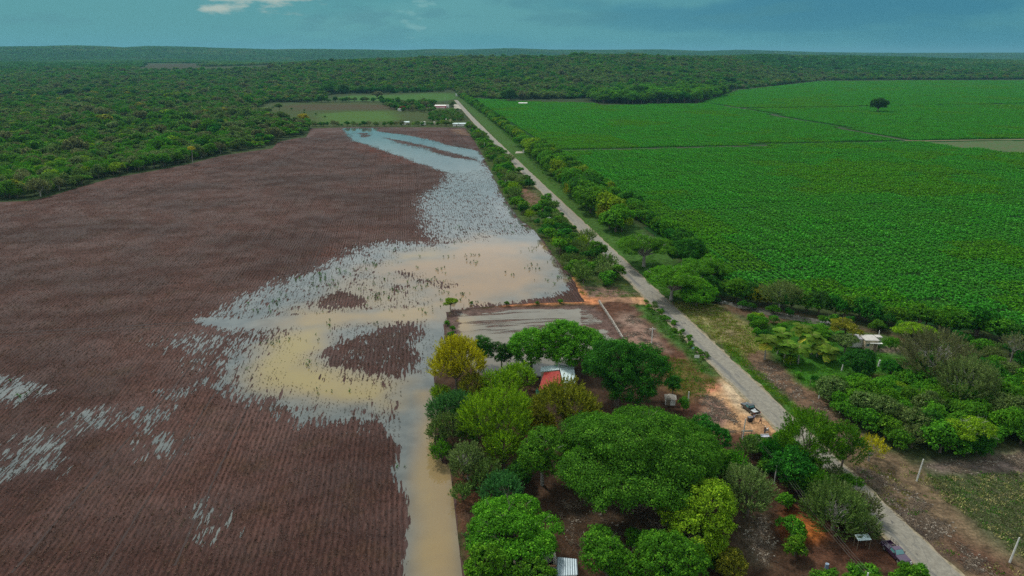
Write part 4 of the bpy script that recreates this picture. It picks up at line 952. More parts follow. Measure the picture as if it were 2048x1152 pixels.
def build_hedges():
    rng = np.random.default_rng(77)
    # row of trees between road and crop, far to near
    far = along([(927, 196), (948, 212), (981, 236), (1015, 262), (1054, 293)], 6.0, 1.2, 1)
    for p in far:
        c = pick(['green', 'bright', 'lime', 'dark'], [4, 3, 1, 2], rng); bush(p, c, '%s roadside tree in the far end of the row by the crop field' % CN[c], rng.uniform(1.2, 1.75), 'hedge_tree', 'tree', c + ' trees in the far end of the roadside row', MTREE)
    mid = along([(1052, 293), (1096, 335), (1140, 375), (1192, 425), (1245, 466)], 3.8, 1.6, 2)
    for p in mid:
        c = pick(['green', 'lime', 'dark', 'olive', 'bright'], [4, 1.2, 1.5, 1, 2], rng); bush(p, c, '%s bushy tree in the roadside row halfway along the crop field' % CN[c], rng.uniform(1.25, 2.25), 'hedge_tree', 'tree', c + ' trees in the middle of the roadside row', MTREE)
    for p in along([(1395, 590), (1440, 596), (1500, 606), (1580, 618), (1680, 634), (1760, 645), (1850, 655), (1950, 672), (2048, 694), (2110, 706)], 3.0, .9, 3):
        c = pick(['green', 'dark', 'deep', 'olive'], [4, 3, 2, .6], rng); bush(p, c, '%s hedge tree in the row closing the near side of the crop field' % CN[c], rng.uniform(.95, 1.4), 'hedge_tree', 'tree', c + ' trees in the hedge behind the yard', MTREE)
    for p in along([(1440, 606), (1560, 632), (1680, 648), (1800, 668), (1950, 694), (2048, 715)], 5.0, 1.2, 4):
        c = pick(['dark', 'green', 'deep', 'grey'], [3, 3, 1, 1], rng); bush(p, c, '%s shrub at the foot of the hedge behind the yard' % CN[c], rng.uniform(.7, 1.3), group=c + ' shrubs under the hedge')
    for p in along([(1075, 292), (1140, 338), (1205, 380), (1270, 428), (1335, 474), (1400, 528), (1430, 572)], 4.8, 1.3, 31):
        c = pick(['green', 'bright', 'dark', 'lime'], [4, 2, 2, 1], rng); bush(p, c, '%s row tree on the crop side of the roadside row' % CN[c], rng.uniform(.9, 1.5), 'hedge_tree', 'tree', c + ' trees on the crop side of the row', MTREE)
    # scrub strip between flooded field and road
    strip = [(930, 252), (962, 266), (1000, 305), (1045, 352), (1090, 398), (1140, 448), (1190, 498), (1242, 552), (1268, 585), (1200, 588), (1160, 585), (1145, 552), (1112, 512), (1095, 488), (1076, 462), (1042, 436), (1015, 395), (990, 350), (966, 305), (945, 272)]
    P = in_poly_pts(strip, 6.0, 5); g = GP(strip)
    bare = [GP([(1035, 385), (1060, 380), (1085, 400), (1075, 425), (1045, 405)]), GP([(1150, 572), (1225, 572), (1240, 590), (1160, 590)]), GP([(1020, 345), (1050, 350), (1045, 372), (1022, 365)])]
    for p in P:
        if any(inside(p[None], b)[0] for b in bare) or edge_dist(p[None], g)[0] < 1.2 and rng.random() < .6: continue
        if rng.random() < .1: continue
        c = pick(['green', 'bright', 'grey', 'dark', 'lime', 'sage'], [4, 2, 2, 2, .7, .8], rng); far_ = p[1] > 330
        bush(p, c, '%s shrub in the %s of the scrub strip between flooded field and road' % (CN[c], 'far end' if far_ else 'near end'), rng.uniform(1.0, 2.1), group='%s shrubs in the %s of the scrub strip' % (c, 'far end' if far_ else 'near end'))
    # pasture edge bushes beyond the ploughed field
    for p in along([(622, 253), (700, 252.5), (800, 252), (880, 251.5), (925, 252)], 5.0, 1.5, 6):
        c = pick(['green', 'grey', 'dark', 'dry', 'lime'], [4, 3, 2, 1, .6], rng); bush(p, c, '%s bush on the far edge of the ploughed field' % CN[c], rng.uniform(1.0, 1.9), name='bush', cat='bush', group=c + ' bushes beyond the ploughed field')
    for p in along([(560, 204), (640, 205), (700, 204), (760, 204), (830, 211), (870, 214)], 9.0, 4, 7):
        c = pick(['green', 'dark', 'grey', 'deep'], [3, 3, 2, 1], rng); bush(p, c, '%s tree along the far edge of the pasture' % CN[c], rng.uniform(1.0, 1.7), 'pasture_tree', 'tree', c + ' trees along the pasture', MTREE)
    for p in in_poly_pts([(760, 205), (900, 207), (905, 214), (860, 226), (800, 224), (770, 214)], 12, 8):
        if abs(PXY(p[0], p[1], 0)[0] - 884) < 14: continue
        c = pick(['green', 'dark', 'grey', 'dry', 'deep'], [3, 3, 2, 1.2, 1], rng); bush(p, c, '%s tree around the red and white house' % CN[c], rng.uniform(.8, 1.4), 'pasture_tree', 'tree', c + ' trees around the red and white house', MTREE)
    for p in in_poly_pts([(860, 228), (915, 222), (930, 243), (885, 245), (850, 240)], 8, 9):
        c = pick(['green', 'grey', 'dark'], [3, 2, 2], rng); bush(p, c, '%s bush between the sheds and the gravel lot' % CN[c], rng.uniform(1.0, 1.9), name='bush', cat='bush', group=c + ' bushes by the gravel lot')
    for p in along([(560, 216), (740, 250), (800, 246), (850, 245)], 40, 8, 10)[:6]: bush(p, 'dark', 'small dark bush dotted in the pasture', rng.uniform(.7, 1.2), name='bush', cat='bush', group='bushes in the pasture')
    for p in along([(640, 190), (700, 189), (760, 189), (820, 188.5), (888, 187.5)], 13, 4, 12):
        c = pick(['dark', 'deep', 'green'], [4, 3, 1], rng); bush(p, c, '%s broad tree in the line below the wooded hill' % CN[c], rng.uniform(2.2, 3.2), 'shade_tree', 'tree', c + ' broad trees below the hill', MTREE)
    for p in in_poly_pts([(1165, 199), (1200, 207), (1290, 208), (1400, 206), (1446, 190), (1400, 188), (1300, 192), (1200, 196)], 15, 13):
        c = pick(['green', 'bright', 'dark', 'deep'], [3, 3, 2, .7], rng); bush(p, c, '%s tree in the grove standing in the crop fields' % CN[c], rng.uniform(2.7, 3.9), 'grove_tree', 'tree', c + ' trees of the grove in the fields', MTREE)
    for p in along([(1448, 182), (1500, 178), (1560, 170), (1640, 162.5), (1750, 161), (1850, 160.5), (2048, 160)], 22, 6, 14):
        c = pick(['dark', 'grey', 'green', 'dry'], [3, 3, 2, 1], rng); bush(p, c, '%s tree on the far border of the crop fields' % CN[c], rng.uniform(1.2, 2.2), 'border_tree', 'tree', c + ' trees on the far border of the crop', MTREE)
    # thicket on the right
    thick = [(1640, 792), (1720, 785), (1800, 775), (1850, 745), (1900, 740), (2048, 770), (2130, 800), (2130, 900), (2048, 902), (1960, 905), (1860, 912), (1785, 896), (1735, 866), (1685, 836)]
    for p in in_poly_pts(thick, 3.7, 15):
        c = pick(['green', 'bright', 'dark', 'grey', 'lime', 'sage'], [5, 2, 2, 2, .6, .8], rng)
        bush(p, c, '%s tree in the dense thicket right of the road' % CN[c], rng.uniform(.65, 1.15), 'thicket_tree', 'tree', c + ' trees of the thicket', MTREE)
    for p in in_poly_pts([(1840, 690), (1950, 705), (2048, 735), (2130, 760), (2130, 790), (2048, 765), (1920, 735), (1850, 730)], 6, 16):
        c = pick(['green', 'grey', 'dark', 'sage'], [3, 2, 2, 1], rng); bush(p, c, '%s tree between the thicket and the hedge' % CN[c], rng.uniform(.5, .9), 'thicket_tree', 'tree', c + ' trees behind the thicket', MTREE)
    # young plants along the yard's road side
    for p in along([(1505, 660), (1545, 690), (1580, 730), (1620, 765), (1650, 790)], 3.0, .8, 17):
        c = pick(['green', 'dark', 'bright', 'lime'], [3, 2, 2, .7], rng); bush(p, c, '%s shrub along the road side of the green yard' % CN[c], rng.uniform(.45, .9), group=c + ' shrubs bordering the yard')
    for p in in_poly_pts([(1495, 640), (1540, 638), (1570, 660), (1540, 690), (1510, 668)], 4.2, 18):
        c = pick(['green', 'lime', 'bright'], [3, 1, 2], rng); bush(p, c, '%s tree at the corner of the yard beside the palms' % CN[c], rng.uniform(.4, .7), 'young_tree', 'tree', c + ' young trees beside the palms', MTREE)
    # undergrowth in the homestead grove, in three named places
    for px, n_, cols, w, lab in (([(905, 950), (960, 960), (985, 1000), (940, 1010)], 3.5, ['blue', 'grey', 'sage'], [1, 1, 1], 'on the bank beside the flooded track'),
                                 ([(1480, 890), (1590, 900), (1620, 960), (1580, 1000), (1520, 940), (1470, 930)], 3.6, ['dark', 'green', 'grey'], [2, 3, 1], 'in the tangle south of the dirt lot'),
                                 ([(1545, 1000), (1565, 1000), (1600, 1085), (1585, 1095)], 3.0, ['green', 'bright'], [1, 2], 'in the line left of the orange soil patch'),
                                 ([(1640, 1158), (1720, 1156), (1850, 1166), (1880, 1195), (1640, 1205)], 3.0, ['green', 'bright', 'dark'], [3, 2, 1], 'at the bottom beside the purple pickup'),
                                 ([(893, 640), (906, 640), (908, 690), (896, 695)], 2.6, ['green', 'grey', 'lime'], [2, 1, 1], 'on the bank left of the pond'),
                                 ([(1600, 940), (1680, 960), (1720, 1010), (1760, 1050), (1720, 1080), (1660, 1040)], 3.4, ['green', 'grey', 'sage', 'dry'], [3, 2, 2, 1], 'between the road bend and the orange soil'),
                                 ([(1285, 603), (1310, 612), (1425, 722), (1420, 735), (1380, 700), (1300, 625)], 2.6, ['green', 'grey', 'bright'], [3, 1, 1], 'on the road verge opposite the yellow grass')):
        for p in in_poly_pts(px, n_, 19 + len(lab)):
            c = pick(cols, w, rng); small = .35 if 'verge' in lab or 'pond' in lab else .8
            bush(p, c, '%s shrub %s' % (CN[c], lab), rng.uniform(small, small * 1.7), group='%s shrubs %s' % (c, lab))
    for px, n_ in (([(905, 606), (1000, 612), (1160, 606)], 9),):
        for p in along(px, n_, .3, 23): bush(p, 'green', 'small green bush on the bank above the pond', rng.uniform(.25, .6), name='bush', cat='bush', group='small bushes on the pond bank')
build_hedges()

def build_heroes():
    D = dict
    hero('acacia_tree', 'yellow-green blossoming tree at the flooded track, nearest the pond', 912, 728, 112, 'feather', 'yellow', .8, .5, .34, 1.15)
    hero('fruit_tree', 'slim dark tree right of the yellow blossoming tree', 966, 703, 50, 'dome', 'dark', 1.1, .6, .34)
    hero('fruit_tree', 'small dark tree left of the twin-domed tree by the pond', 1003, 706, 46, 'dome', 'deep', 1.1, .6, .34)
    hero('laurel_tree', 'rounded bright green tree, left dome beside the pond', 1063, 690, 98, 'dome', 'bright', .8, .45, .42, 1.1)
    hero('laurel_tree', 'rounded bright green tree, right dome beside the pond', 1142, 682, 124, 'dome', 'bright', .72, .45, .42, 1.1)
    hero('mango_tree', 'large dense dark green tree right of the white and red roof', 1236, 742, 176, 'dome', 'dark', .72, .35, .42, 1.1, 14)
    hero('thorn_tree', 'lime green tree just left of the red porch roof', 1034, 757, 72, 'feather', 'lime', .7, .5, .36)
    hero('thorn_tree', 'light green tree between the yellow tree and the red roof', 1000, 772, 78, 'feather', 'lime', .7, .5, .36)
    hero('acacia_tree', 'olive feathery tree in front of the white and red roof', 1136, 815, 122, 'feather', 'olive', .58, .45, .36, 1.1)
    hero('thorn_tree', 'bluish dark tree below the yellow blossoming tree', 905, 818, 92, 'feather', 'blue', .8, .4, .36)
    hero('acacia_tree', 'yellow-green feathery tree in the middle of the grove', 992, 838, 140, 'feather', 'lime', .75, .45, .38, 1.0, None, 1)
    hero('thorn_tree', 'greyish tree overhanging the flooded track', 892, 862, 72, 'feather', 'grey', .8, .4, .36, .8, None, 1)
    hero('thorn_tree', 'small lime tree above the pale-trunked tree', 1008, 905, 78, 'feather', 'lime', .9, .4, .36)
    hero('shade_tree', 'bright green tree with pale exposed trunk beside the giant tree', 1086, 900, 112, 'dome', 'green', .75, .9, .38, 1, None, 0, PALEBARK)
    hero('thorn_tree', 'twiggy grey-green tree at the bend of the flooded track', 935, 925, 74, 'feather', 'sage', .9, .35, .36, .7, None, 2, PALEBARK)
    hero('giant_shade_tree', 'giant spreading green tree filling the middle of the grove', 1268, 905, 325, 'umbrella', 'giant', .5, .42, .42, 1.2, 38)
    hero('shade_tree', 'dark leafy tree on the right flank of the giant tree', 1408, 880, 92, 'dome', 'dark', .9, .5, .4)
    hero('shade_tree', 'dense green tree squeezed between giant tree and dirt lot', 1430, 925, 84, 'dome', 'green', .9, .5, .4)
    hero('tamarind_tree', 'blue-green feathery small tree beside the red-brown bank', 1006, 988, 84, 'feather', 'blue', .8, .35, .34)
    hero('shade_tree', 'bright green layered tree above the roofless walls', 1022, 1055, 188, 'umbrella', 'bright', .5, .5, .42, 1.25, 20)
    hero('shade_tree', 'bright green tree at the bottom left of the grove', 985, 1136, 118, 'dome', 'bright', .7, .5, .42)
    hero('shade_tree', 'darker green tree at the bottom edge left of the grey roof', 1072, 1150, 92, 'dome', 'green', .7, .35, .42)
    hero('neem_tree', 'lime green billowing tree between the bare soil and the shrub lines', 1408, 1042, 160, 'dome', 'lime', .8, .4, .4, 1.05, 14)
    hero('shade_tree', 'olive tree right of the grey corrugated roof', 1215, 1120, 128, 'dome', 'green', .75, .4, .42)
    hero('shade_tree', 'broad mid green tree at the bottom centre edge', 1330, 1125, 150, 'dome', 'green', .75, .4, .42)
    hero('thorn_tree', 'pale grey-green tree right of the lime billowing tree', 1500, 985, 118, 'feather', 'sage', .75, .4, .38, .9, None, 1)
    hero('poplar_tree', 'tall bright green tree hiding the bend of the road', 1622, 880, 118, 'feather', 'bright', 1.05, .45, .4, 1.0)
    hero('poplar_tree', 'tall green tree leaning over the road bend, right of the brightest one', 1690, 892, 84, 'feather', 'green', 1.0, .5, .4)
    hero('shade_tree', 'dark tree below the tall trees at the road bend', 1588, 938, 92, 'dome', 'dark', .9, .4, .4)
    hero('thorn_tree', 'yellow half-bare tree behind the road bend', 1742, 895, 60, 'feather', 'yellow', .8, .5, .34, .5, None, 3, PALEBARK)
    hero('acacia_tree', 'sprawling grey twiggy tree overhanging the road above the purple pickup', 1672, 1022, 130, 'feather', 'grey', .5, .4, .36, .75, 12, 3, PALEBARK)
    hero('acacia_tree', 'leafy green tree on the road side left of the sprawling twiggy tree', 1628, 975, 78, 'feather', 'green', .7, .4, .36, .9, None, 1, PALEBARK)
    hero('ash_tree', 'low grey-green tree nearest the purple pickup', 1722, 1052, 70, 'feather', 'sage', .55, .35, .34, .8, None, 3, PALEBARK)
    hero('young_tree', 'small dark tree between the big dark tree and the little hut', 1347, 768, 34, 'dome', 'dark', 1.2, .3, .3)
    hero('young_tree', 'small green tree right of the little hut', 1368, 808, 26, 'dome', 'green', 1.0, .3, .3)
    hero('young_tree', 'lone small tree standing at the corner of flood water and pond bank', 901, 604, 32, 'umbrella', 'lime', .5, 1.0, .3)
    hero('young_tree', 'small green tree in the bare soil at the bottom', 1270, 1078, 42, 'dome', 'green', .9, .3, .34)
    hero('young_tree', 'small leafy tree left of the orange soil patch', 1592, 1092, 46, 'dome', 'bright', .9, .4, .34)
    hero('acacia_tree', 'wide flat tree with pale branches where the hedge meets the road', 1290, 494, 118, 'umbrella', 'green', .38, .7, .4, .95, 16, 3, PALEBARK)
    hero('shade_tree', 'broad bright green tree by the road beside the yellow grass', 1345, 560, 128, 'umbrella', 'bright', .42, .55, .42, 1.15, 18, 1, PALEBARK)
    hero('shade_tree', 'broad green tree behind the broad bright one at the hedge corner', 1405, 540, 104, 'umbrella', 'green', .5, .6, .42, 1.1, 14)
    hero('shade_tree', 'green tree between the flat pale-branched tree and the crop', 1370, 500, 74, 'dome', 'dark', .7, .4, .4)
    hero('shade_tree', 'leafy green tree low at the corner of hedge and yellow grass', 1395, 588, 72, 'dome', 'bright', .6, .3, .4)
    hero('shade_tree', 'bulging tree in the roadside row below its midpoint', 1172, 368, 74, 'umbrella', 'dark', .6, .6, .42, 1.1)
    hero('acacia_tree', 'grey-green bare-looking tree in the hedge behind the yard', 1562, 590, 78, 'feather', 'sage', .6, .5, .36, .8, None, 2, PALEBARK)
    hero('acacia_tree', 'small rust-tinged grey tree left of the grey hedge tree', 1522, 588, 40, 'feather', 'dry', .7, .5, .36, .7, None, 2, PALEBARK)
    hero('flamboyant_tree', 'flat layered tree behind the beige house', 1690, 652, 76, 'umbrella', 'olive', .3, 1.0, .36, .9, 10, 1)
    hero('almond_tree', 'layered dark tree left of the beige house', 1692, 684, 66, 'umbrella', 'grey', .5, .7, .36, 1.0, 12)
    hero('orange_tree', 'round dark bush-like tree right of the white pole', 1718, 724, 66, 'dome', 'deep', .85, .15, .36, 1.1)
    hero('flamboyant_tree', 'flat yellow-green tree right of the beige house', 1832, 664, 84, 'umbrella', 'lime', .32, .7, .36, 1.05, 12)
    hero('orange_tree', 'dark small tree right of the short white post', 1785, 738, 42, 'dome', 'dark', .8, .4, .34)
    hero('orange_tree', 'dark plant beside the beige house wall', 1782, 690, 28, 'feather', 'green', .6, .3, .34)
    hero('acacia_tree', 'big half-bare brownish tree right of the yard', 1878, 718, 132, 'feather', 'dry', .6, .6, .36, .5, 14, 3, PALEBARK)
    hero('acacia_tree', 'greyish spreading tree in front of the big half-bare one', 1935, 765, 120, 'feather', 'sage', .6, .5, .36, .8, 12, 2, PALEBARK)
    hero('flamboyant_tree', 'flat-crowned light green tree with visible trunk above the stubble field', 1945, 855, 96, 'umbrella', 'lime', .4, 1.0, .36, .85, 12, 1, PALEBARK)
    hero('shade_tree', 'mid green tree in the yard behind the palms', 1640, 665, 46, 'dome', 'bright', .7, .8, .34)
    hero('bare_tree', 'tall grey leafless-looking tree at the right edge by the hedge', 2030, 690, 50, 'feather', 'dry', .9, .9, .34, .3, None, 4, PALEBARK)
    hero('ceiba_tree', 'yellow-topped flat tree with a pale bare trunk at the edge of the wood', 381, 298, 24, 'umbrella', 'yellow', .45, 2.6, .45, .9, 8, 0, PALEBARK)
    hero('yellow_tree', 'yellow blossoming tree in the wood by the pasture', 606, 234, 22, 'dome', 'yellow', .5, .8, .6)
    hero('pasture_tree', 'lone spreading tree standing in the left end of the pasture', 558, 212, 16, 'dome', 'grey', .6, 1.1, .6)
    hero('pasture_tree', 'pale grey round tree below the dark tree line', 754, 189, 24, 'dome', 'dry', .5, .3, .8, cat='tree')
    hero('field_tree', 'lone round dark tree standing in the crop field on the right', 1758, 208, 34, 'dome', 'deep', .72, .5, .8, 1.0, None, 2)
    hero('field_tree', 'lone dark tree near the white shed in the crop field', 1021, 190, 34, 'dome', 'deep', .6, .3, .8)
    for px, py, w, c, kd, lab in ((948, 778, 62, 'olive', 'feather', 'olive tree wedged below the yellow blossoming tree'), (945, 868, 66, 'green', 'feather', 'green tree filling the gap left of the yellow-green feathery tree'), (1062, 838, 70, 'olive', 'feather', 'brownish olive tree between feathery and olive trees'),
        (1042, 812, 46, 'lime', 'feather', 'small lime tree below the red porch'), (1172, 842, 60, 'green', 'dome', 'green tree touching the upper edge of the giant tree'), (968, 945, 62, 'grey', 'feather', 'grey-green tree above the blue-green feathery one'), (882, 905, 44, 'green', 'feather', 'small green tree leaning over the flooded track'),
        (1040, 948, 56, 'dark', 'dome', 'dark tree left of the pale exposed trunk'), (955, 1085, 52, 'blue', 'feather', 'blue-green shrubby tree on the bank beside the layered bright tree'), (1150, 900, 76, 'green', 'dome', 'rounded green tree on the left shoulder of the giant tree'), (880, 790, 44, 'lime', 'feather', 'low lime tree at the water below the yellow one'),
        (1470, 940, 74, 'green', 'feather', 'feathery green tree right of the dense squeezed tree'), (1460, 1128, 70, 'olive', 'dome', 'olive tree at the bottom right of the broad bottom trees'), (1545, 905, 60, 'dark', 'feather', 'dark feathery tree below the small flat trailer'), (1092, 850, 46, 'yellow', 'feather', 'yellow-leaved tree in front of the olive feathery tree'), (925, 985, 40, 'grey', 'feather', 'small grey shrubby tree on the red bank'),
        (1420, 1110, 60, 'green', 'dome', 'small green tree below the lime billowing tree')):
        hero('grove_thicket_tree', lab, px, py, w, kd, c, .75, .35, .38, .95)
    hero('rust_tree', 'rust brown bushy tree beside the little white block house', 806, 216, 12, 'dome', 'rust', .7, .3, .7)
build_heroes()

# ------------------------------------------------------------------ palms
def palm_meshes(seed, h, col='palm'):
    rng = np.random.default_rng(seed); V = []; T = []; n = 17; tr = MB(); rc = MB()
    lean = rng.normal(size=2) * .08 * h; top = np.array([lean[0], lean[1], h])
    tr.tube([(0, 0, -.2), (lean[0] * .25, lean[1] * .25, h * .5), tuple(top)], [.24, .17, .14], 8)
    for i in range(n):
        a = 2 * pi * i / n + rng.normal() * .15; el = rng.uniform(.05, 1.15); L_ = rng.uniform(2.3, 3.1); out = np.array([cos(a), sin(a), 0]); pts = []
        for k in range(9):
            t_ = k / 8; pts.append(top + out * L_ * (t_ * cos(el * .6)) + np.array([0, 0, L_ * (sin(el) * t_ - (.62 + .2 * (1.2 - el)) * t_ * t_)]))
        rc.tube([tuple(p) for p in pts], [.035, .03, .028, .024, .02, .016, .012, .008, .004], 4, False)
        tn = rng.uniform(0, .5) + (.45 if el < .25 else 0)
        for k in range(1, 8):
            for f in (0, .34, .67):
                p = pts[k] * (1 - f) + pts[min(k + 1, 8)] * f; w = .95 * sin(pi * min(1, (k + f) / 8.6)) ** .7 + .08
                d = pts[min(k + 1, 8)] - pts[k - 1]; d = d / np.linalg.norm(d); sd_ = np.cross(d, [0, 0, 1]); sd_ = sd_ / (np.linalg.norm(sd_) + 1e-6)
                for sg in (-1, 1):
                    e = sd_ * sg * w + d * .35 * w + np.array([0, 0, -.25 * w]); q = d * .13
                    V += [p - q, p + q, p + e + q * .4, p + e - q * .4]; T.append(min(1, tn + rng.uniform(0, .35)))
    return leafmesh('palm_fronds', [(np.array(V), np.array(T))], col), tr.mesh('palm_trunk', PALEBARK), rc.mesh('palm_ribs', simple('palm_rib', (.30, .28, .08), .7))
def build_palms():
    spots = [(1534, 684, 5.2, 'leftmost tall palm with a bare trunk at the yard corner'), (1560, 672, 5.5, 'yellowish palm second from the left in the palm group'), (1600, 662, 6.0, 'tallest palm at the back of the palm group'),
             (1637, 690, 3.6, 'short palm standing apart right of the palm group, front one'), (1600, 700, 4.0, 'low palm with yellowing fronds in the front of the palm group'), (1628, 676, 5.0, 'palm in the right back of the palm group'),
             (1655, 704, 3.0, 'low palm nearest the white pole'), (1572, 694, 4.4, 'palm in the centre of the palm group')]
    for i, (px, py, h, lab) in enumerate(spots):
        x, y = G(px, py, h); fr, tr, ri = palm_meshes(60 + i, h); e = empty('coconut_palm', (x, y, 0), i * 1.3, 1.15); tag(e, lab, 'palm', 'coconut palms in the yard')
        f = mobj('fronds', fr, e); mobj('trunk', tr, e); mobj('frond_ribs', ri, f)
build_palms()

# ------------------------------------------------------------------ buildings, walls
WHITE = simple('white_paint', (.72, .70, .64), .8, .12, .8); CREAM = simple('cream_paint', (.58, .48, .33), .85, .15, .7); RED = simple('red_sheet', (.30, .022, .014), .6, .3, 2.0)
TIN = simple('pale_tin', (.50, .60, .60), .45, .12, .6, .2, .5, .01); GREYTIN = simple('grey_tin', (.25, .31, .34), .5, .12, .6, .3, .5, .01); CONC = simple('concrete', (.42, .40, .36), .9, .18, 1.2, bump=.02)
STONE = simple('stone', (.30, .27, .23), .95, .35, 2.0, bump=.04); ORANGE = simple('orange_plaster', (.52, .27, .13), .9, .2, 1); BRICK = simple('brick_top', (.34, .17, .09), .95, .3, 3); DARK = simple('dark_opening', (.02, .022, .025), .4, .1)
GLASS = simple('window_glass', (.05, .09, .10), .1, .1, spec=.8); WOOD = simple('weathered_wood', (.22, .17, .12), .9, .3, 4); PINK = simple('pink_paint', (.55, .10, .15), .8, .2, 1); YELLOW = simple('yellow_wall', (.58, .50, .24), .85, .15, 1)
TEAL = simple('green_tarp', (.01, .20, .12), .6, .3, 2, bump=.05); BLACK = simple('black_plastic', (.02, .02, .022), .5, .2); STEEL = simple('steel', (.35, .35, .36), .4, .15, metal=.7)
def inset(poly, c, f): return [(c[0] + (x - c[0]) * f, c[1] + (y - c[1]) * f) for x, y in poly]
def corrugated(poly, z, drop_dir, drop, th, pitch=.35):
    """thick corrugated sheet over a quad given as 4 plan corners; z per corner"""
    m_ = MB(); a, b, c, d = [np.array([*p, zz]) for p, zz in zip(poly, z)]      # a-b is one eave, d-c the other
    n = max(4, int(np.linalg.norm((b - a)[:2]) / pitch) * 2); vs = []
    for k in range(n + 1):
        t_ = k / n; off = .035 * (1 if k % 2 else -1); p = a + (b - a) * t_; q = d + (c - d) * t_
        vs += [p + [0, 0, off], q + [0, 0, off], p + [0, 0, off - th], q + [0, 0, off - th]]
    fs = []
    for k in range(n):
        i = 4 * k; fs += [(i, i + 4, i + 5, i + 1), (i + 2, i + 3, i + 7, i + 6), (i, i + 2, i + 6, i + 4), (i + 1, i + 5, i + 7, i + 3)]
    fs += [(0, 1, 3, 2), (4 * n, 4 * n + 2, 4 * n + 3, 4 * n + 1)]
    return m_.add(vs, fs)
def local(o, pts): return [(p[0] - o[0], p[1] - o[1]) for p in pts]
def opening(parent, name, x, y, z, w, h, rz, mat, th=.12):
    """frame standing proud of a wall with a recessed panel"""
    f = MB(); fr = .07
    for cx, cz, dx, dz in ((0, h / 2, w + .14, fr), (0, -h / 2, w + .14, fr), (-w / 2, 0, fr, h - fr), (w / 2, 0, fr, h - fr)):
        f.box((x + cx * cos(rz), y + cx * sin(rz), z + cz), (dx, th, dz), rz)
    o = f.build(name, WHITE if name == 'window' else WOOD, parent)
    MB().box((x, y, z), (w, th * .55, h), rz).build('pane' if name == 'window' else 'panel', mat, o); return o
def boxhouse(name, label, cat, px, py, w, d, h, rz, wallm, roofm, over=.35, slope=.15, group=None, door=True, nwin=2, roofname='roof', hip=False):
    x, y = G(px, py); e = empty(name, (x, y, 0), rz); tag(e, label, cat, group)
    MB().box((0, 0, h / 2), (w, d, h)).build('wall', wallm, e)
    if hip:
        m_ = MB(); W, D_ = w / 2 + over, d / 2 + over; rh = slope * d; r = max(.2, W - D_)
        m_.add([(-W, -D_, h + .02), (W, -D_, h + .02), (W, D_, h + .02), (-W, D_, h + .02), (-r, 0, h + rh), (r, 0, h + rh)], [(0, 1, 5, 4), (1, 2, 5), (2, 3, 4, 5), (3, 0, 4), (3, 2, 1, 0)]); m_.build(roofname, roofm, e)
    else:
        W, D_ = w / 2 + over, d / 2 + over; corrugated([(-W, -D_), (W, -D_), (W, D_), (-W, D_)], [h + .12, h + .12, h + .12 + slope * d, h + .12 + slope * d], 0, 0, .05).build(roofname, roofm, e)
    if door: opening(e, 'door', -w * .22, -d / 2 - .02, 1.02, .9, 1.95, 0, WOOD)
    for k in range(nwin): opening(e, 'window', w * (.12 + .25 * k), -d / 2 - .02, 1.5, .9, .9, 0, GLASS)
    return e
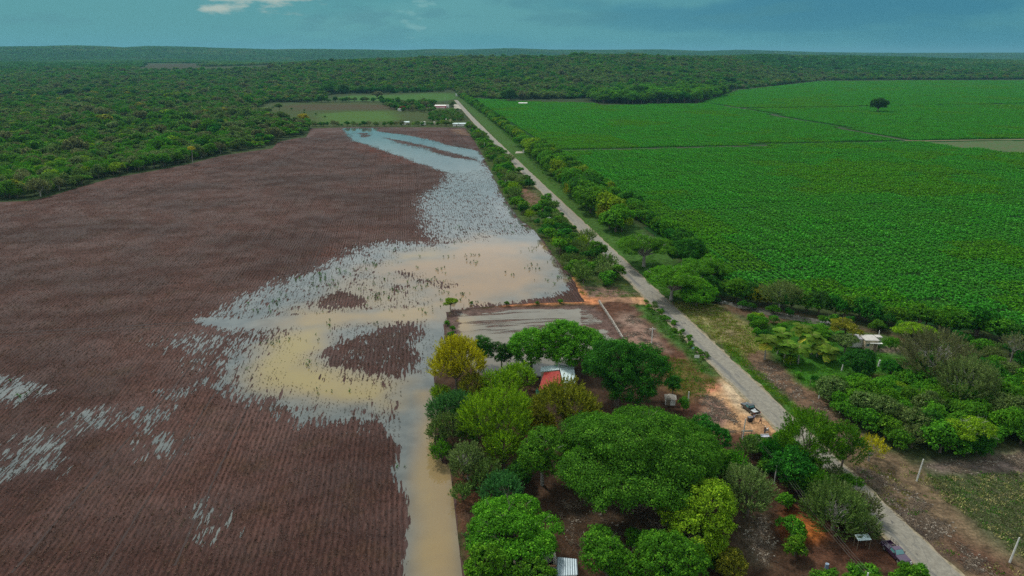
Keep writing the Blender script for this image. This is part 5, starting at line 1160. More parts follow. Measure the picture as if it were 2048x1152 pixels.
def build_buildings():
    # --- homestead with white and red roofs
    z = 3.1; o = G(1118, 752, z); e = empty('farmhouse', (o[0], o[1], 0)); tag(e, 'farmhouse with pale tin roof and red porch roof half hidden in the grove', 'house')
    q = lambda *p: local(o, [G(a, b, z) for a, b in p])
    wh1 = q((1080, 743), (1119, 740), (1116, 730), (1082, 733.5)); wh2 = q((1127, 768), (1152, 766), (1148, 731), (1118, 730))
    corrugated([wh1[0], wh1[1], wh1[2], wh1[3]], [z - .1, z + .15, z + .15, z - .05], 0, 0, .06).build('roof', TIN, e)
    corrugated([wh2[0], wh2[1], wh2[2], wh2[3]], [z, z - .25, z - .2, z + .1], 0, 0, .06).build('roof', TIN, e)
    rd = q((1076, 776), (1127, 768), (1119, 741), (1088, 744)); corrugated([rd[0], rd[1], rd[2], rd[3]], [z - .75, z - .65, z - .06, z - .15], 0, 0, .06, .5).build('porch_roof', RED, e)
    c = (np.mean([p[0] for p in wh1 + wh2]), np.mean([p[1] for p in wh1 + wh2]))
    MB().prism(inset(wh1, (np.mean([p[0] for p in wh1]), np.mean([p[1] for p in wh1])), .9), -.1, z - .2).build('wall', CREAM, e)
    MB().prism(inset(wh2, (np.mean([p[0] for p in wh2]), np.mean([p[1] for p in wh2])), .9), -.1, z - .35).build('wall', WHITE, e)
    for p in (rd[0], rd[1]):
        p = (p[0] * .93, p[1] * .93); MB().tube([(p[0], p[1], -.1), (p[0], p[1], z - .85)], .08, 8).build('porch_post', WOOD, e)
    d2 = wh2[0]; opening(e, 'window', (wh2[0][0] + wh2[1][0]) / 2 * .92, (wh2[0][1]) * .86, 1.5, 1.0, .9, .02, GLASS)
    # green tarp hung below the porch
    x, y = G(1083, 783, 1.6); t_ = empty('tarpaulin', (x, y, 0)); tag(t_, 'dark teal green tarpaulin awning beside the red porch roof', 'tarpaulin')
    n = 8; vs = []
    for i in range(n + 1):
        for j in range(n + 1): u, v = i / n - .5, j / n - .5; vs.append((u * 2.8, v * 2.2 + u * .8, 1.75 + v * .7 + .16 * sin(u * 9) * cos(v * 7) - .5 * (u * u + v * v)))
    top = [(i * (n + 1) + j, (i + 1) * (n + 1) + j, (i + 1) * (n + 1) + j + 1, i * (n + 1) + j + 1) for i in range(n) for j in range(n)]
    sh = MB().add(vs, top); o_ = sh.build('sheet', TEAL, t_); sm = o_.modifiers.new('thickness', 'SOLIDIFY'); sm.thickness = .03
    for a, b in ((-1.3, -1.3), (1.3, -.6), (1.3, 1.3), (-1.3, .6)): MB().tube([(a, b, -.1), (a, b, 1.62)], .04, 6).build('pole', WOOD, t_)
    # --- lower outbuilding with grey roof
    z = 3.0; o = G(1134, 1134, z); e = empty('outbuilding', (o[0], o[1], 0)); tag(e, 'small outbuilding with a grey-blue tin roof at the bottom edge', 'shed')
    q = lambda *p: local(o, [G(a, b, z) for a, b in p]); rf = q((1113, 1150), (1156, 1147), (1154, 1119), (1115, 1115))
    corrugated(rf, [z - .2, z - .2, z + .1, z + .1], 0, 0, .06).build('roof', GREYTIN, e); cc = (np.mean([p[0] for p in rf]), np.mean([p[1] for p in rf]))
    MB().prism(inset(rf, cc, .9), -.1, z - .25).build('wall', WHITE, e)
    # --- roofless walls beside it
    z = 2.6; o = G(1092, 1118, z); e = empty('roofless_room', (o[0], o[1], 0)); tag(e, 'roofless plastered room with brick-topped walls left of the grey roof', 'ruin')
    P4 = local(o, [G(a, b, z) for a, b in ((1064, 1129), (1114, 1131), (1107, 1098), (1063, 1101))])
    def wallseg(a, b, th, h, mat, nm='wall'):
        a, b = np.array(a), np.array(b); d = b - a; L_ = np.linalg.norm(d); an = math.atan2(d[1], d[0]); c_ = (a + b) / 2
        w_ = MB().box((c_[0], c_[1], h / 2 - .05), (L_, th, h), an).build(nm, mat, e); return w_, c_, L_, an
    for a, b, cm in ((P4[0], P4[1], BRICK), (P4[1], P4[2], CONC), (P4[2], P4[3], CONC), (P4[3], P4[0], CONC)):
        w_, c_, L_, an = wallseg(a, b, .28, 2.5, WHITE)
        MB().box((c_[0], c_[1], 2.5), (L_ - .1, .33, .14), an).build('coping', cm, w_)
    # --- little hut
    e = boxhouse('hut', 'tiny weathered hut with pale walls and a grey hipped roof beside the giant tree', 'hut', 1340, 807, 2.3, 2.0, 1.7, -.15, WHITE, STONE, .25, .45, None, True, 0, hip=True)
    # --- beige house with water tower in the yard
    x, y = G(1735, 694); e = empty('yard_house', (x, y, 0), -.05); tag(e, 'beige flat-roofed house in the green yard under the flat trees', 'house')
    w_ = MB().box((0, 0, 1.35), (3.6, 4.0, 2.9)).build('wall', CREAM, e); MB().box((0, 0, 2.88), (3.9, 4.3, .16)).build('roof', CONC, e); MB().box((-3.6, 1.3, 1.2), (3.6, 3.4, 2.6)).build('wall', WHITE, e); MB().box((-3.7, 1.3, 2.56), (4.0, 3.8, .14)).build('roof', simple('grey_slab', (.32, .31, .32), .9), e)
    opening(e, 'window', -1.0, -2.03, 1.5, .9, .8, 0, GLASS); opening(e, 'door', 1.1, -2.03, 1.0, .8, 1.9, 0, WOOD); MB().box((1.0, -2.35, 2.2), (3.4, .7, .1)).build('ledge', WHITE, e)
    x, y = G(1753, 690); e = empty('water_tower', (x, y, 0)); tag(e, 'slim white water tank tower attached right of the beige house', 'tower')
    for a, b in ((-.6, -.6), (.6, -.6), (.6, .6), (-.6, .6)): MB().box((a, b, 1.3), (.22, .22, 2.8)).build('leg', WHITE, e)
    MB().box((0, 0, 2.76), (1.8, 1.8, .16)).build('slab', CONC, e); MB().box((0, 0, .95), (.9, .9, 2.0)).build('wall', WHITE, e); MB().tube([(.3, .3, 2.8), (.3, .3, 4.4)], .09, 6).build('pipe', WHITE, e)
    x, y = G(1893, 722, 1.6); e = empty('shed', (x, y, 0), .3); tag(e, 'pale sheet-roofed shed barely visible through the half-bare trees', 'shed')
    MB().box((0, 0, .8), (3, 2.2, 1.7)).build('wall', CONC, e); corrugated([(-1.8, -1.4), (1.8, -1.4), (1.8, 1.4), (-1.8, 1.4)], [1.75, 1.75, 2.1, 2.1], 0, 0, .05).build('roof', TIN, e)
    # --- far group at the end of the ploughed field
    boxhouse('long_shed', 'long pale blue-roofed shed between the ploughed field and the road', 'shed', 919, 252, 15, 5, 2.6, .03, WHITE, TIN, .5, .12, None, True, 3)
    boxhouse('orange_house', 'small orange plastered house next to the long pale-roofed shed', 'house', 938, 252.5, 6.5, 5, 3.2, .05, ORANGE, ORANGE, .1, .05, None, True, 1)
    boxhouse('yellow_house', 'small yellow flat-roofed house behind the field edge bushes', 'house', 897, 243, 7, 5, 2.8, 0, YELLOW, CONC, .1, .02, None, True, 1)
    boxhouse('pale_house', 'white house behind bushes left of the lime tree on the field edge', 'house', 811, 249, 9, 5, 2.8, .1, WHITE, TIN, .3, .12, None, True, 2)
    boxhouse('pale_house', 'narrow white house with a side wall right of the lime tree', 'house', 846, 250, 5, 6, 3.2, -.1, WHITE, WHITE, .1, .05, None, True, 1)
    boxhouse('hut', 'narrow pale hut standing among the field edge bushes', 'hut', 869, 250, 2.0, 3, 3.4, 0, CREAM, CONC, .1, .05, None, True, 0)
    boxhouse('block_house', 'little white block house beside the rust brown bush in the pasture', 'house', 800, 222, 6, 5, 3.2, 0, WHITE, CONC, .1, .02, None, True, 1)
    e = boxhouse('red_white_house', 'red and white house among trees at the far end of the road', 'house', 881, 216, 17, 7, 3.4, .02, PINK, WHITE, .3, .15, None, True, 3)
    MB().box((6, 3.5, 2.2), (14, 4, 4.4)).build('upper_wall', WHITE, e); MB().box((0, -4.4, 1.0), (15, .3, 2.1)).build('garden_wall', simple('pink_white', (.7, .45, .45), .8, .3, .3), e)
    boxhouse('shed', 'low white shed standing alone in the crop field', 'shed', 1046, 209, 14, 6, 2.4, .02, WHITE, WHITE, .3, .08, None, True, 2)
    boxhouse('far_house', 'long white house behind dark trees at the far border of the crop', 'house', 1481, 175, 30, 9, 4, .0, WHITE, WHITE, .3, .08, None, True, 3)
    boxhouse('gatehouse', 'tiny white gatehouse where the road meets the wooded hill', 'gatehouse', 914, 193.5, 5, 4, 5, 0, WHITE, TIN, .2, .05, None, True, 1)
    MBw = MB().box((0, 0, .9), (22, .4, 1.8)); x, y = G(921, 194); tag(MBw.build('boundary_wall', CONC, None, (x, y, 0)), 'low pale wall right of the tiny gatehouse', 'wall')
    for (px, py, w, lab) in ((303, 150, 22, 'leftmost white farm building of the far village'), (315, 149.5, 26, 'larger white farm building in the far village'), (338, 152, 18, 'small white farm building right of the far village trees')):
        x, y = G(px, py); e = empty('farm_building', (x, y, 0)); tag(e, lab, 'farm', 'farm buildings of the far village'); MB().box((0, 0, 4), (w, 14, 10)).build('wall', WHITE, e); MB().box((0, 0, 9.3), (w + 2, 16, .6)).build('roof', TIN, e)
    # --- stone wall of the pond plot, fence at its right
    g = GP([(1198, 604), (1222, 640), (1248, 682)]); rng = np.random.default_rng(5); m_ = MB()
    for a, b in zip(g[:-1], g[1:]):
        L_ = np.linalg.norm(b - a); n = int(L_ / .5); an = math.atan2(*(b - a)[::-1])
        for k in range(n):
            p = a + (b - a) * (k + .5) / n
            for r_ in range(2): m_.box((p[0] + rng.normal() * .05, p[1] + rng.normal() * .05, .2 + .36 * r_), (.52, .42, .38), an + rng.normal() * .15, .85)
    tag(m_.build('stone_wall', STONE), 'low dry stone wall along the right side of the pond plot', 'wall')
    # gate mark posts at the driveway
    x, y = G(1047, 306); tag(MB().box((0, 0, 1.1), (1.0, 1.0, 2.4)).box((0, 0, 2.35), (1.3, 1.3, .2)).build('gate_pillar', WHITE, None, (x, y, 0), .03), 'white gate pillar where a short drive meets the roadside row', 'pillar')
build_buildings()

# ------------------------------------------------------------------ poles, wires, signs
POLEM = simple('pole_concrete', (.62, .61, .56), .85, .12, 1)
def pole(px, py, h, label, lean=0.0, arm=False, insul=False, r=.13, lamp=False, group=None, mat=None, name='utility_pole'):
    x, y = G(px, py); e = empty(name, (x, y, 0), -YAW * 0); tag(e, label, 'pole' if name != 'street_lamp' else 'street lamp', group)
    tx = lean * h; MB().tube([(0, 0, -.3), (tx * .5, 0, h * .5), (tx, 0, h)], [r * 1.25, r * 1.05, r * .8], 10).build('shaft', mat or POLEM, e)
    if arm:
        a = MB().box((tx, 0, h - .5), (2.0, .12, .14)).build('crossarm', POLEM, e)
        for k in (-.85, 0, .85): MB().tube([(tx + k, 0, h - .43), (tx + k, 0, h - .16)], [.05, .07], 8).build('insulator', DARK, a)
    if lamp:
        MB().tube([(tx, 0, h - .05), (tx + .35, -.1, h + .35), (tx + .9, -.25, h + .5)], .05, 6).build('arm', STEEL, e)
        MB().box((tx + 1.05, -.3, h + .5), (.55, .25, .14)).build('lamp_head', STEEL, e)
    return e, Vector((x + tx, y, h))
def build_poles():
    pole(1833, 962, 5.0, 'leaning white pole on the bare verge above the stubble field', .08)
    pole(2019, 1125, 5.0, 'white pole at the bottom right edge of the picture', .09)
    pole(1683, 742, 4.4, 'bright white leaning pole on the lawn left of the round dark tree', .1, r=.17)
    pole(1757, 733, 1.9, 'short thick white post on the lawn beside the dark small tree', .05, r=.26, name='post')
    pole(1638, 797, 2.4, 'short white post at the lower corner of the yard', .0, r=.18, name='post')
    pole(1680, 826, 3.4, 'thin white post in front of the thicket', .04, r=.12, name='post')
    pole(1098, 456, 5.6, 'pole with crossarm in the scrub strip beside the lake', .0, True)
    pole(1303, 688, 5.2, 'pole with crossarm on the bare plot beside the road', .0, True)
    pole(1011, 368, 6.0, 'plain pole at the far edge of the scrub strip', .0)
    pole(969, 299, 6.5, 'plain pole farther up the scrub strip near the stream', .0)
    e, P1 = pole(1485, 878, 5.0, 'pale pole behind the wooden sign on the dirt lot', .03)
    pole(1375, 815, 4.2, 'pale post right of the little hut', .0, r=.14)
    e, P2 = pole(1548, 968, 5.2, 'hooked street lamp pole in the tangle south of the dirt lot', .02, r=.1, lamp=True, name='street_lamp')
    pole(859, 226, 8, 'tall pale mast left of the red and white house', 0); pole(901, 214, 7, 'pole right of the red and white house', 0); pole(890, 200, 7, 'pole below the wooded hill beside the road', 0)
    pole(910, 236, 6, 'pole standing left in the bushes by the gravel lot', 0); pole(920, 237, 6, 'pole standing right in the bushes by the gravel lot', 0)
    # wires run from the lamp pole down to a pole beyond the bottom of the frame
    x, y = G(1725, 1200); P3 = Vector((x, y, 5.2)); pole(1725, 1200, 5.2, 'pole just below the bottom edge carrying the wires', 0)
    wm = simple('wire', (.10, .09, .08), .5)
    for i, dx in enumerate((-.5, 0, .5)):
        pts = [P2.lerp(P3, k / 12) + Vector((dx, 0, -.7 * 4 * (k / 12) * (1 - k / 12) - .1)) for k in range(13)]
        tag(MB().tube(pts, .018, 5).build('power_line', wm), ('left', 'middle', 'right')[i] + ' wire of the three crossing the orange soil patch', 'wire', 'wires over the orange soil')
    for i, dz in enumerate((0, .5)):
        pts = [P1.lerp(P2, k / 10) + Vector((0, 0, -dz - .5 * 4 * (k / 10) * (1 - k / 10))) for k in range(11)]
        tag(MB().tube(pts, .016, 5).build('power_line', wm), ('upper', 'lower')[i] + ' wire between the lot pole and the street lamp', 'wire', 'wires south of the dirt lot')
    # wooden notice board beside the pole
    x, y = G(1492, 876); e = empty('notice_board', (x, y, 0), .05); tag(e, 'wide wooden roadside board on two posts at the dirt lot', 'sign')
    for a in (-1.1, 1.1): MB().box((a, 0, .95), (.12, .12, 2.1)).build('post', WOOD, e)
    MB().box((0, -.09, 1.8), (2.5, .06, .42)).build('board', simple('pale_board', (.45, .42, .34), .9, .25, 2), e); MB().box((0, -.02, 1.15), (2.2, .06, .1)).build('rail', WOOD, e)
    x, y = G(1393, 722); e = empty('road_sign', (x, y, 0), -.1); tag(e, 'small white rectangular sign on the verge left of the road', 'sign')
    MB().box((0, 0, 1.35), (1.3, .05, .8)).build('sign_panel', WHITE, e)
    for a in (-.45, .45): MB().tube([(a, .05, -.1), (a, .05, 1.7)], .035, 6).build('post', STEEL, e)
    x, y = G(1385, 706); e = empty('road_sign', (x, y, 0), .2); tag(e, 'small faded blue-green sign just behind the white one', 'sign')
    MB().box((0, 0, 1.5), (.7, .04, .6)).build('sign_panel', simple('faded_blue_sign', (.22, .38, .38), .6), e); MB().tube([(0, .04, -.1), (0, .04, 1.75)], .035, 6).build('post', STEEL, e)
    x, y = G(1722, 1096); e = empty('bus_shelter', (x, y, 0), .1); tag(e, 'small pale blue tin awning under the twiggy tree by the pickup', 'awning')
    corrugated([(-1.2, -.6), (1.2, -.6), (1.2, .6), (-1.2, .6)], [2.1, 2.1, 2.4, 2.4], 0, 0, .05).build('roof', TIN, e)
    for a, b in ((-1.1, -.5), (1.1, -.5), (1.1, .5), (-1.1, .5)): MB().tube([(a, b, -.1), (a, b, 2.1)], .05, 6).build('post', WOOD, e)
    # fence posts at the yard and along the bottom
    rng = np.random.default_rng(9)
    for path, sp, lab in (([(1428, 606), (1500, 652), (1560, 712), (1640, 790)], 5.0, 'thin grey fence post on the road side of the yard'), ([(900, 618), (1000, 612), (1180, 606)], 6.0, 'thin fence post on the bank above the pond')):
        for p in along(path, sp, .1, int(sp * 10)):
            tag(MB().tube([(0, 0, -.2), (rng.normal() * .05, 0, 1.5)], [.07, .055], 6).build('fence_post', WOOD, None, (p[0], p[1], 0)), lab, 'fence post', lab + 's')
build_poles()

# ------------------------------------------------------------------ vehicles, people, small things
def paint(name, col, rough=.3): 
    t = NT(name); n = t.noise(t.n('ShaderNodeTexCoord').outputs['Object'], 3, 4); c = t.mix(t.smooth(n, .4, .7), col, tuple(x * .7 + .03 for x in col)); return t.done(t.bsdf(c, rough, .5, **{'Coat Weight': .5, 'Coat Roughness': .15}))
TYRE = simple('tyre_rubber', (.018, .018, .018), .85); RIM = simple('wheel_rim', (.5, .5, .5), .35, metal=.6); CHROME = simple('chrome', (.75, .75, .75), .25, .05, metal=.8); LAMP = simple('lamp_lens', (.75, .75, .7), .15, .05); RLAMP = simple('tail_lens', (.4, .02, .02), .2)
WIND = simple('windscreen', (.08, .22, .22), .08, .1, spec=.9)
def wheel(parent, x, y, r=.38, w=.24):
    o = MB().torus((0, 0, 0), r - .1, .11, 'y', 24, 8).build('wheel', TYRE, parent, (x, y, r))
    m_ = MB(); m_.tube([(0, -w / 2 + .02, 0), (0, w / 2 - .02, 0)], r * .58, 16); m_.build('rim', RIM, o)
    for k in range(1): pass
    return o
def pickup(loc, rz, label, body, rack=False, bedload=None):
    """front towards +X"""
    e = empty('pickup_truck', loc, rz); tag(e, label, 'pickup truck')
    L2, W2 = 2.6, .95
    prof = [(-2.6, .55), (-2.6, 1.08), (-.55, 1.08), (-.55, 1.12), (.95, 1.14), (2.35, 1.02), (2.58, .85), (2.6, .5), (2.1, .45), (1.9, .72), (1.45, .72), (1.2, .42), (-1.15, .42), (-1.35, .72), (-1.85, .72), (-2.1, .45)]
    # body: floor, hood and flanks; the bed is left open
    hood = MB().side([(-.55, .45), (-.55, 1.12), (.95, 1.14), (2.35, 1.02), (2.58, .85), (2.6, .5), (2.15, .45), (2.0, .78), (1.35, .78), (1.2, .42)], -W2, W2).build('body', body, e, bevel=.03)
    cab = MB(); zt = 1.72; w0, w1 = .90, .74
    vs = [(-.55, -w0, 1.121), (1.05, -w0, 1.141), (1.05, w0, 1.141), (-.55, w0, 1.121), (-.42, -w1, zt), (.42, -w1, zt), (.42, w1, zt), (-.42, w1, zt)]
    cab.add(vs, [(0, 1, 5, 4), (1, 2, 6, 5), (2, 3, 7, 6), (3, 0, 4, 7), (4, 5, 6, 7), (3, 2, 1, 0)]); cb = cab.build('cab', body, e, bevel=.02)
    def panel(name, quad, inset_, off, mat):
        q = [Vector(p) for p in quad]; c_ = sum(q, Vector()) / 4; nrm = (q[1] - q[0]).cross(q[3] - q[0]).normalized(); q = [c_ + (p - c_) * inset_ + nrm * off for p in q]; b_ = [p - nrm * .02 for p in q]
        MB().add(q + b_, [(0, 1, 2, 3), (7, 6, 5, 4), (0, 4, 5, 1), (1, 5, 6, 2), (2, 6, 7, 3), (3, 7, 4, 0)]).build(name, mat, cb)
    panel('windscreen', [vs[1], vs[2], vs[6], vs[5]], .86, .012, WIND); panel('rear_window', [vs[3], vs[0], vs[4], vs[7]], .75, .012, WIND)
    panel('side_window', [vs[0], vs[1], vs[5], vs[4]], .76, .012, WIND); panel('side_window', [vs[2], vs[3], vs[7], vs[6]], .76, .012, WIND)
    bed = MB(); bed.box((-1.58, 0, .62), (2.0, 1.86, .08))
    for sg in (-1, 1): bed.side([(-2.6, .5), (-2.6, 1.1), (-.58, 1.1), (-.58, .45), (-1.1, .45), (-1.3, .8), (-1.9, .8), (-2.1, .45)], sg * .95 - .05 if sg > 0 else -.95, sg * .95 if sg > 0 else -.90)
    bed.box((-.61, 0, .86), (.05, 1.76, .44)); bed.build('bed', body, e)
    MB().box((-2.58, 0, .86), (.06, 1.76, .46)).build('tailgate', body, e)
    for x in (1.68, -1.6):
        for y in (-.84, .84): wheel(e, x, y)
    MB().box((2.64, 0, .52), (.16, 1.9, .2)).build('front_bumper', CHROME, e, bevel=.03); MB().box((-2.70, 0, .5), (.14, 1.8, .16)).build('rear_bumper', CHROME, e, bevel=.02)
    MB().box((2.60, 0, .80), (.06, 1.1, .2)).build('grille', DARK, e)
    for y in (-.72, .72): MB().box((2.60, y, .80), (.07, .3, .2)).build('headlight', LAMP, e); MB().box((-2.63, y * 1.15, .9), (.05, .14, .3)).build('tail_light', RLAMP, e)
    for y in (-1, 1): MB().box((.72, y * 1.0, 1.28), (.12, .2, .16)).build('mirror', BLACK, e)
    if rack:
        r_ = MB()
        for y in (-.88, .88):
            for z in (1.45, 1.8): r_.tube([(-2.5, y, z), (-.65, y, z)], .035, 6)
            for x in (-2.5, -1.9, -1.3, -.65): r_.tube([(x, y, 1.08), (x, y, 1.8)], .03, 6)
        r_.tube([(-.65, -.88, 1.8), (-.65, .88, 1.8)], .035, 6); r_.build('stake_rack', simple('rack_paint', (.10, .09, .085), .6), e)
    if bedload: MB().box((-1.6, .05, .80), (1.4, 1.2, .26), .1, .9).box((-1.2, -.3, .98), (.5, .5, .2), .4).build('bed_liner', bedload, e)
    return e
def motorbike(loc, rz, label, col):
    e = empty('motorcycle', loc, rz); tag(e, label, 'motorcycle', 'motorcycles parked by the dirt lot')
    for x in (-.62, .66):
        w_ = MB().torus((0, 0, 0), .25, .05, 'y', 20, 6).build('wheel', TYRE, e, (x, 0, .30)); m_ = MB().tube([(0, -.05, 0), (0, .05, 0)], .06, 10)
        for k in range(6): a = pi * k / 3; m_.tube([(0, 0, 0), (.23 * cos(a), 0, .23 * sin(a))], .012, 4)
        m_.build('rim', CHROME, w_)
    f = MB(); f.tube([(-.62, .09, .3), (-.15, .09, .42), (.2, .06, .5), (.42, 0, .8)], .03, 6).tube([(-.62, -.09, .3), (-.15, -.09, .42), (.2, -.06, .5), (.42, 0, .8)], .03, 6).box((0, 0, .42), (.38, .24, .28)); f.build('frame', STEEL, e)
    MB().tube([(.66, .07, .3), (.42, .07, .95)], .028, 6).tube([(.66, -.07, .3), (.42, -.07, .95)], .028, 6).build('fork', CHROME, e)
    MB().ball((.18, 0, .76), .2, 10, .62).build('fuel_tank', col, e); MB().box((-.32, 0, .76), (.66, .24, .1), 0, .85).build('seat', BLACK, e, bevel=.02)
    MB().tube([(.34, -.36, 1.05), (.42, -.15, .98), (.42, .15, .98), (.34, .36, 1.05)], .02, 6).build('handlebar', STEEL, e); MB().ball((.56, 0, .88), .09, 8).build('headlight', LAMP, e); MB().box((-.68, 0, .62), (.3, .14, .05), 0).build('mudguard', col, e)
SKIN = simple('skin', (.30, .16, .10), .6, .08); HAIR = simple('dark_hair', (.015, .012, .01), .7)
def skinned(name, J, E, Rr, mat, parent, sub=2):
    me = bpy.data.meshes.new(name); me.from_pydata(J, E, []); me.materials.append(mat); o = mobj(name, me, parent)
    m_ = o.modifiers.new('skin', 'SKIN'); m_.use_smooth_shade = True; m_.branch_smoothing = .6
    for i, r_ in enumerate(Rr): sv = me.skin_vertices[0].data[i]; sv.radius = (r_, r_) if not isinstance(r_, tuple) else r_; sv.use_root = (i == 0)
    s_ = o.modifiers.new('sub', 'SUBSURF'); s_.levels = sub; s_.render_levels = sub
    return o
def person(loc, rz, label, shirt, trousers, pose='stand', hat=None):
    """faces +X; about 1.7 m tall"""
    e = empty('person', loc, rz); tag(e, label, 'person')
    ls = {'stand': (.06, -.06), 'walk': (.30, -.28)}[pose]; 
    J = [(0, 0, .95), (.01, 0, 1.15), (.01, 0, 1.36), (.02, 0, 1.46), (.04, 0, 1.55), (.045, 0, 1.66)]; Rr = [(.14, .11), (.15, .10), (.16, .10), (.055, .055), (.085, .08), (.07, .07)]; E = [(0, 1), (1, 2), (2, 3), (3, 4), (4, 5)]
    arms, legs = [], []
    for sg, st in ((1, ls[0]), (-1, ls[1])):
        b = len(J); sh = (.01, sg * .18, 1.38); el = (-.02 - st * .4, sg * .25, 1.10); wr = (.10 - st * .5, sg * .26, .88); J += [sh, el, wr, (wr[0] + .03, wr[1], wr[2] - .05)]; Rr += [.055, .042, .03, (.038, .02)]; E += [(2, b), (b, b + 1), (b + 1, b + 2), (b + 2, b + 3)]; arms.append((sh, el, wr))
        for k in range(4):     # four fingers, gently curled, of different length
            fx = (k - 1.5) * .018; L_ = (.065, .078, .075, .055)[k]; p = J[b + 3]; q = len(J); J += [(p[0] + fx, p[1], p[2] - .04), (p[0] + fx + .01, p[1] - sg * .008, p[2] - .04 - L_ * .55), (p[0] + fx + .02, p[1] - sg * .022, p[2] - .04 - L_)]; Rr += [.009, .0085, .007]; E += [(b + 3, q), (q, q + 1), (q + 1, q + 2)]
        p = J[b + 3]; q = len(J); J += [(p[0] + .045, p[1] - sg * .01, p[2] - .01), (p[0] + .062, p[1] - sg * .018, p[2] - .045)]; Rr += [.010, .008]; E += [(b + 3, q), (q, q + 1)]
        b = len(J); hp = (0, sg * .09, .88); kn = (st * .5 + .02, sg * .10, .49); an = (st, sg * .10, .09); J += [hp, kn, an, (st + .16, sg * .11, .035)]; Rr += [.085, .058, .04, (.04, .03)]; E += [(0, b), (b, b + 1), (b + 1, b + 2), (b + 2, b + 3)]; legs.append((hp, kn, an))
    skinned('body', J, E, Rr, SKIN, e)
    J = [(0, 0, .93), (.01, 0, 1.15), (.01, 0, 1.37)]; Rr = [(.165, .135), (.17, .125), (.18, .12)]; E = [(0, 1), (1, 2)]
    for a in arms: b = len(J); J += [a[0], tuple(np.array(a[0]) * .35 + np.array(a[1]) * .65)]; Rr += [.072, .066]; E += [(2, b), (b, b + 1)]
    skinned('shirt', J, E, Rr, shirt, e, 1)
    J = [(0, 0, .95)]; Rr = [(.16, .13)]; E = []
    for l in legs: b = len(J); J += [l[0], l[1], (l[2][0], l[2][1], .12)]; Rr += [.11, .082, .062]; E += [(0, b), (b, b + 1), (b + 1, b + 2)]
    skinned('trousers', J, E, Rr, trousers, e, 1)
    MB().ball((.025, 0, 1.66), .115, 12, .95).build('hair', hat or HAIR, e)
    fm = MB().box((.135, 0, 1.60), (.04, .03, .05), 0, .6).build('nose', SKIN, e)
    for y in (-.035, .035): MB().ball((.122, y, 1.625), .012, 6).build('eye', DARK, e)
    MB().box((.122, 0, 1.555), (.012, .05, .012)).build('mouth', simple('lip', (.28, .09, .07), .6), e)
    for sg in (-1, 1): MB().box((legs[0 if sg > 0 else 1][2][0] + .06, sg * .105, .05), (.28, .11, .1), 0, .8).build('shoe', BLACK, e, bevel=.02)
    return e
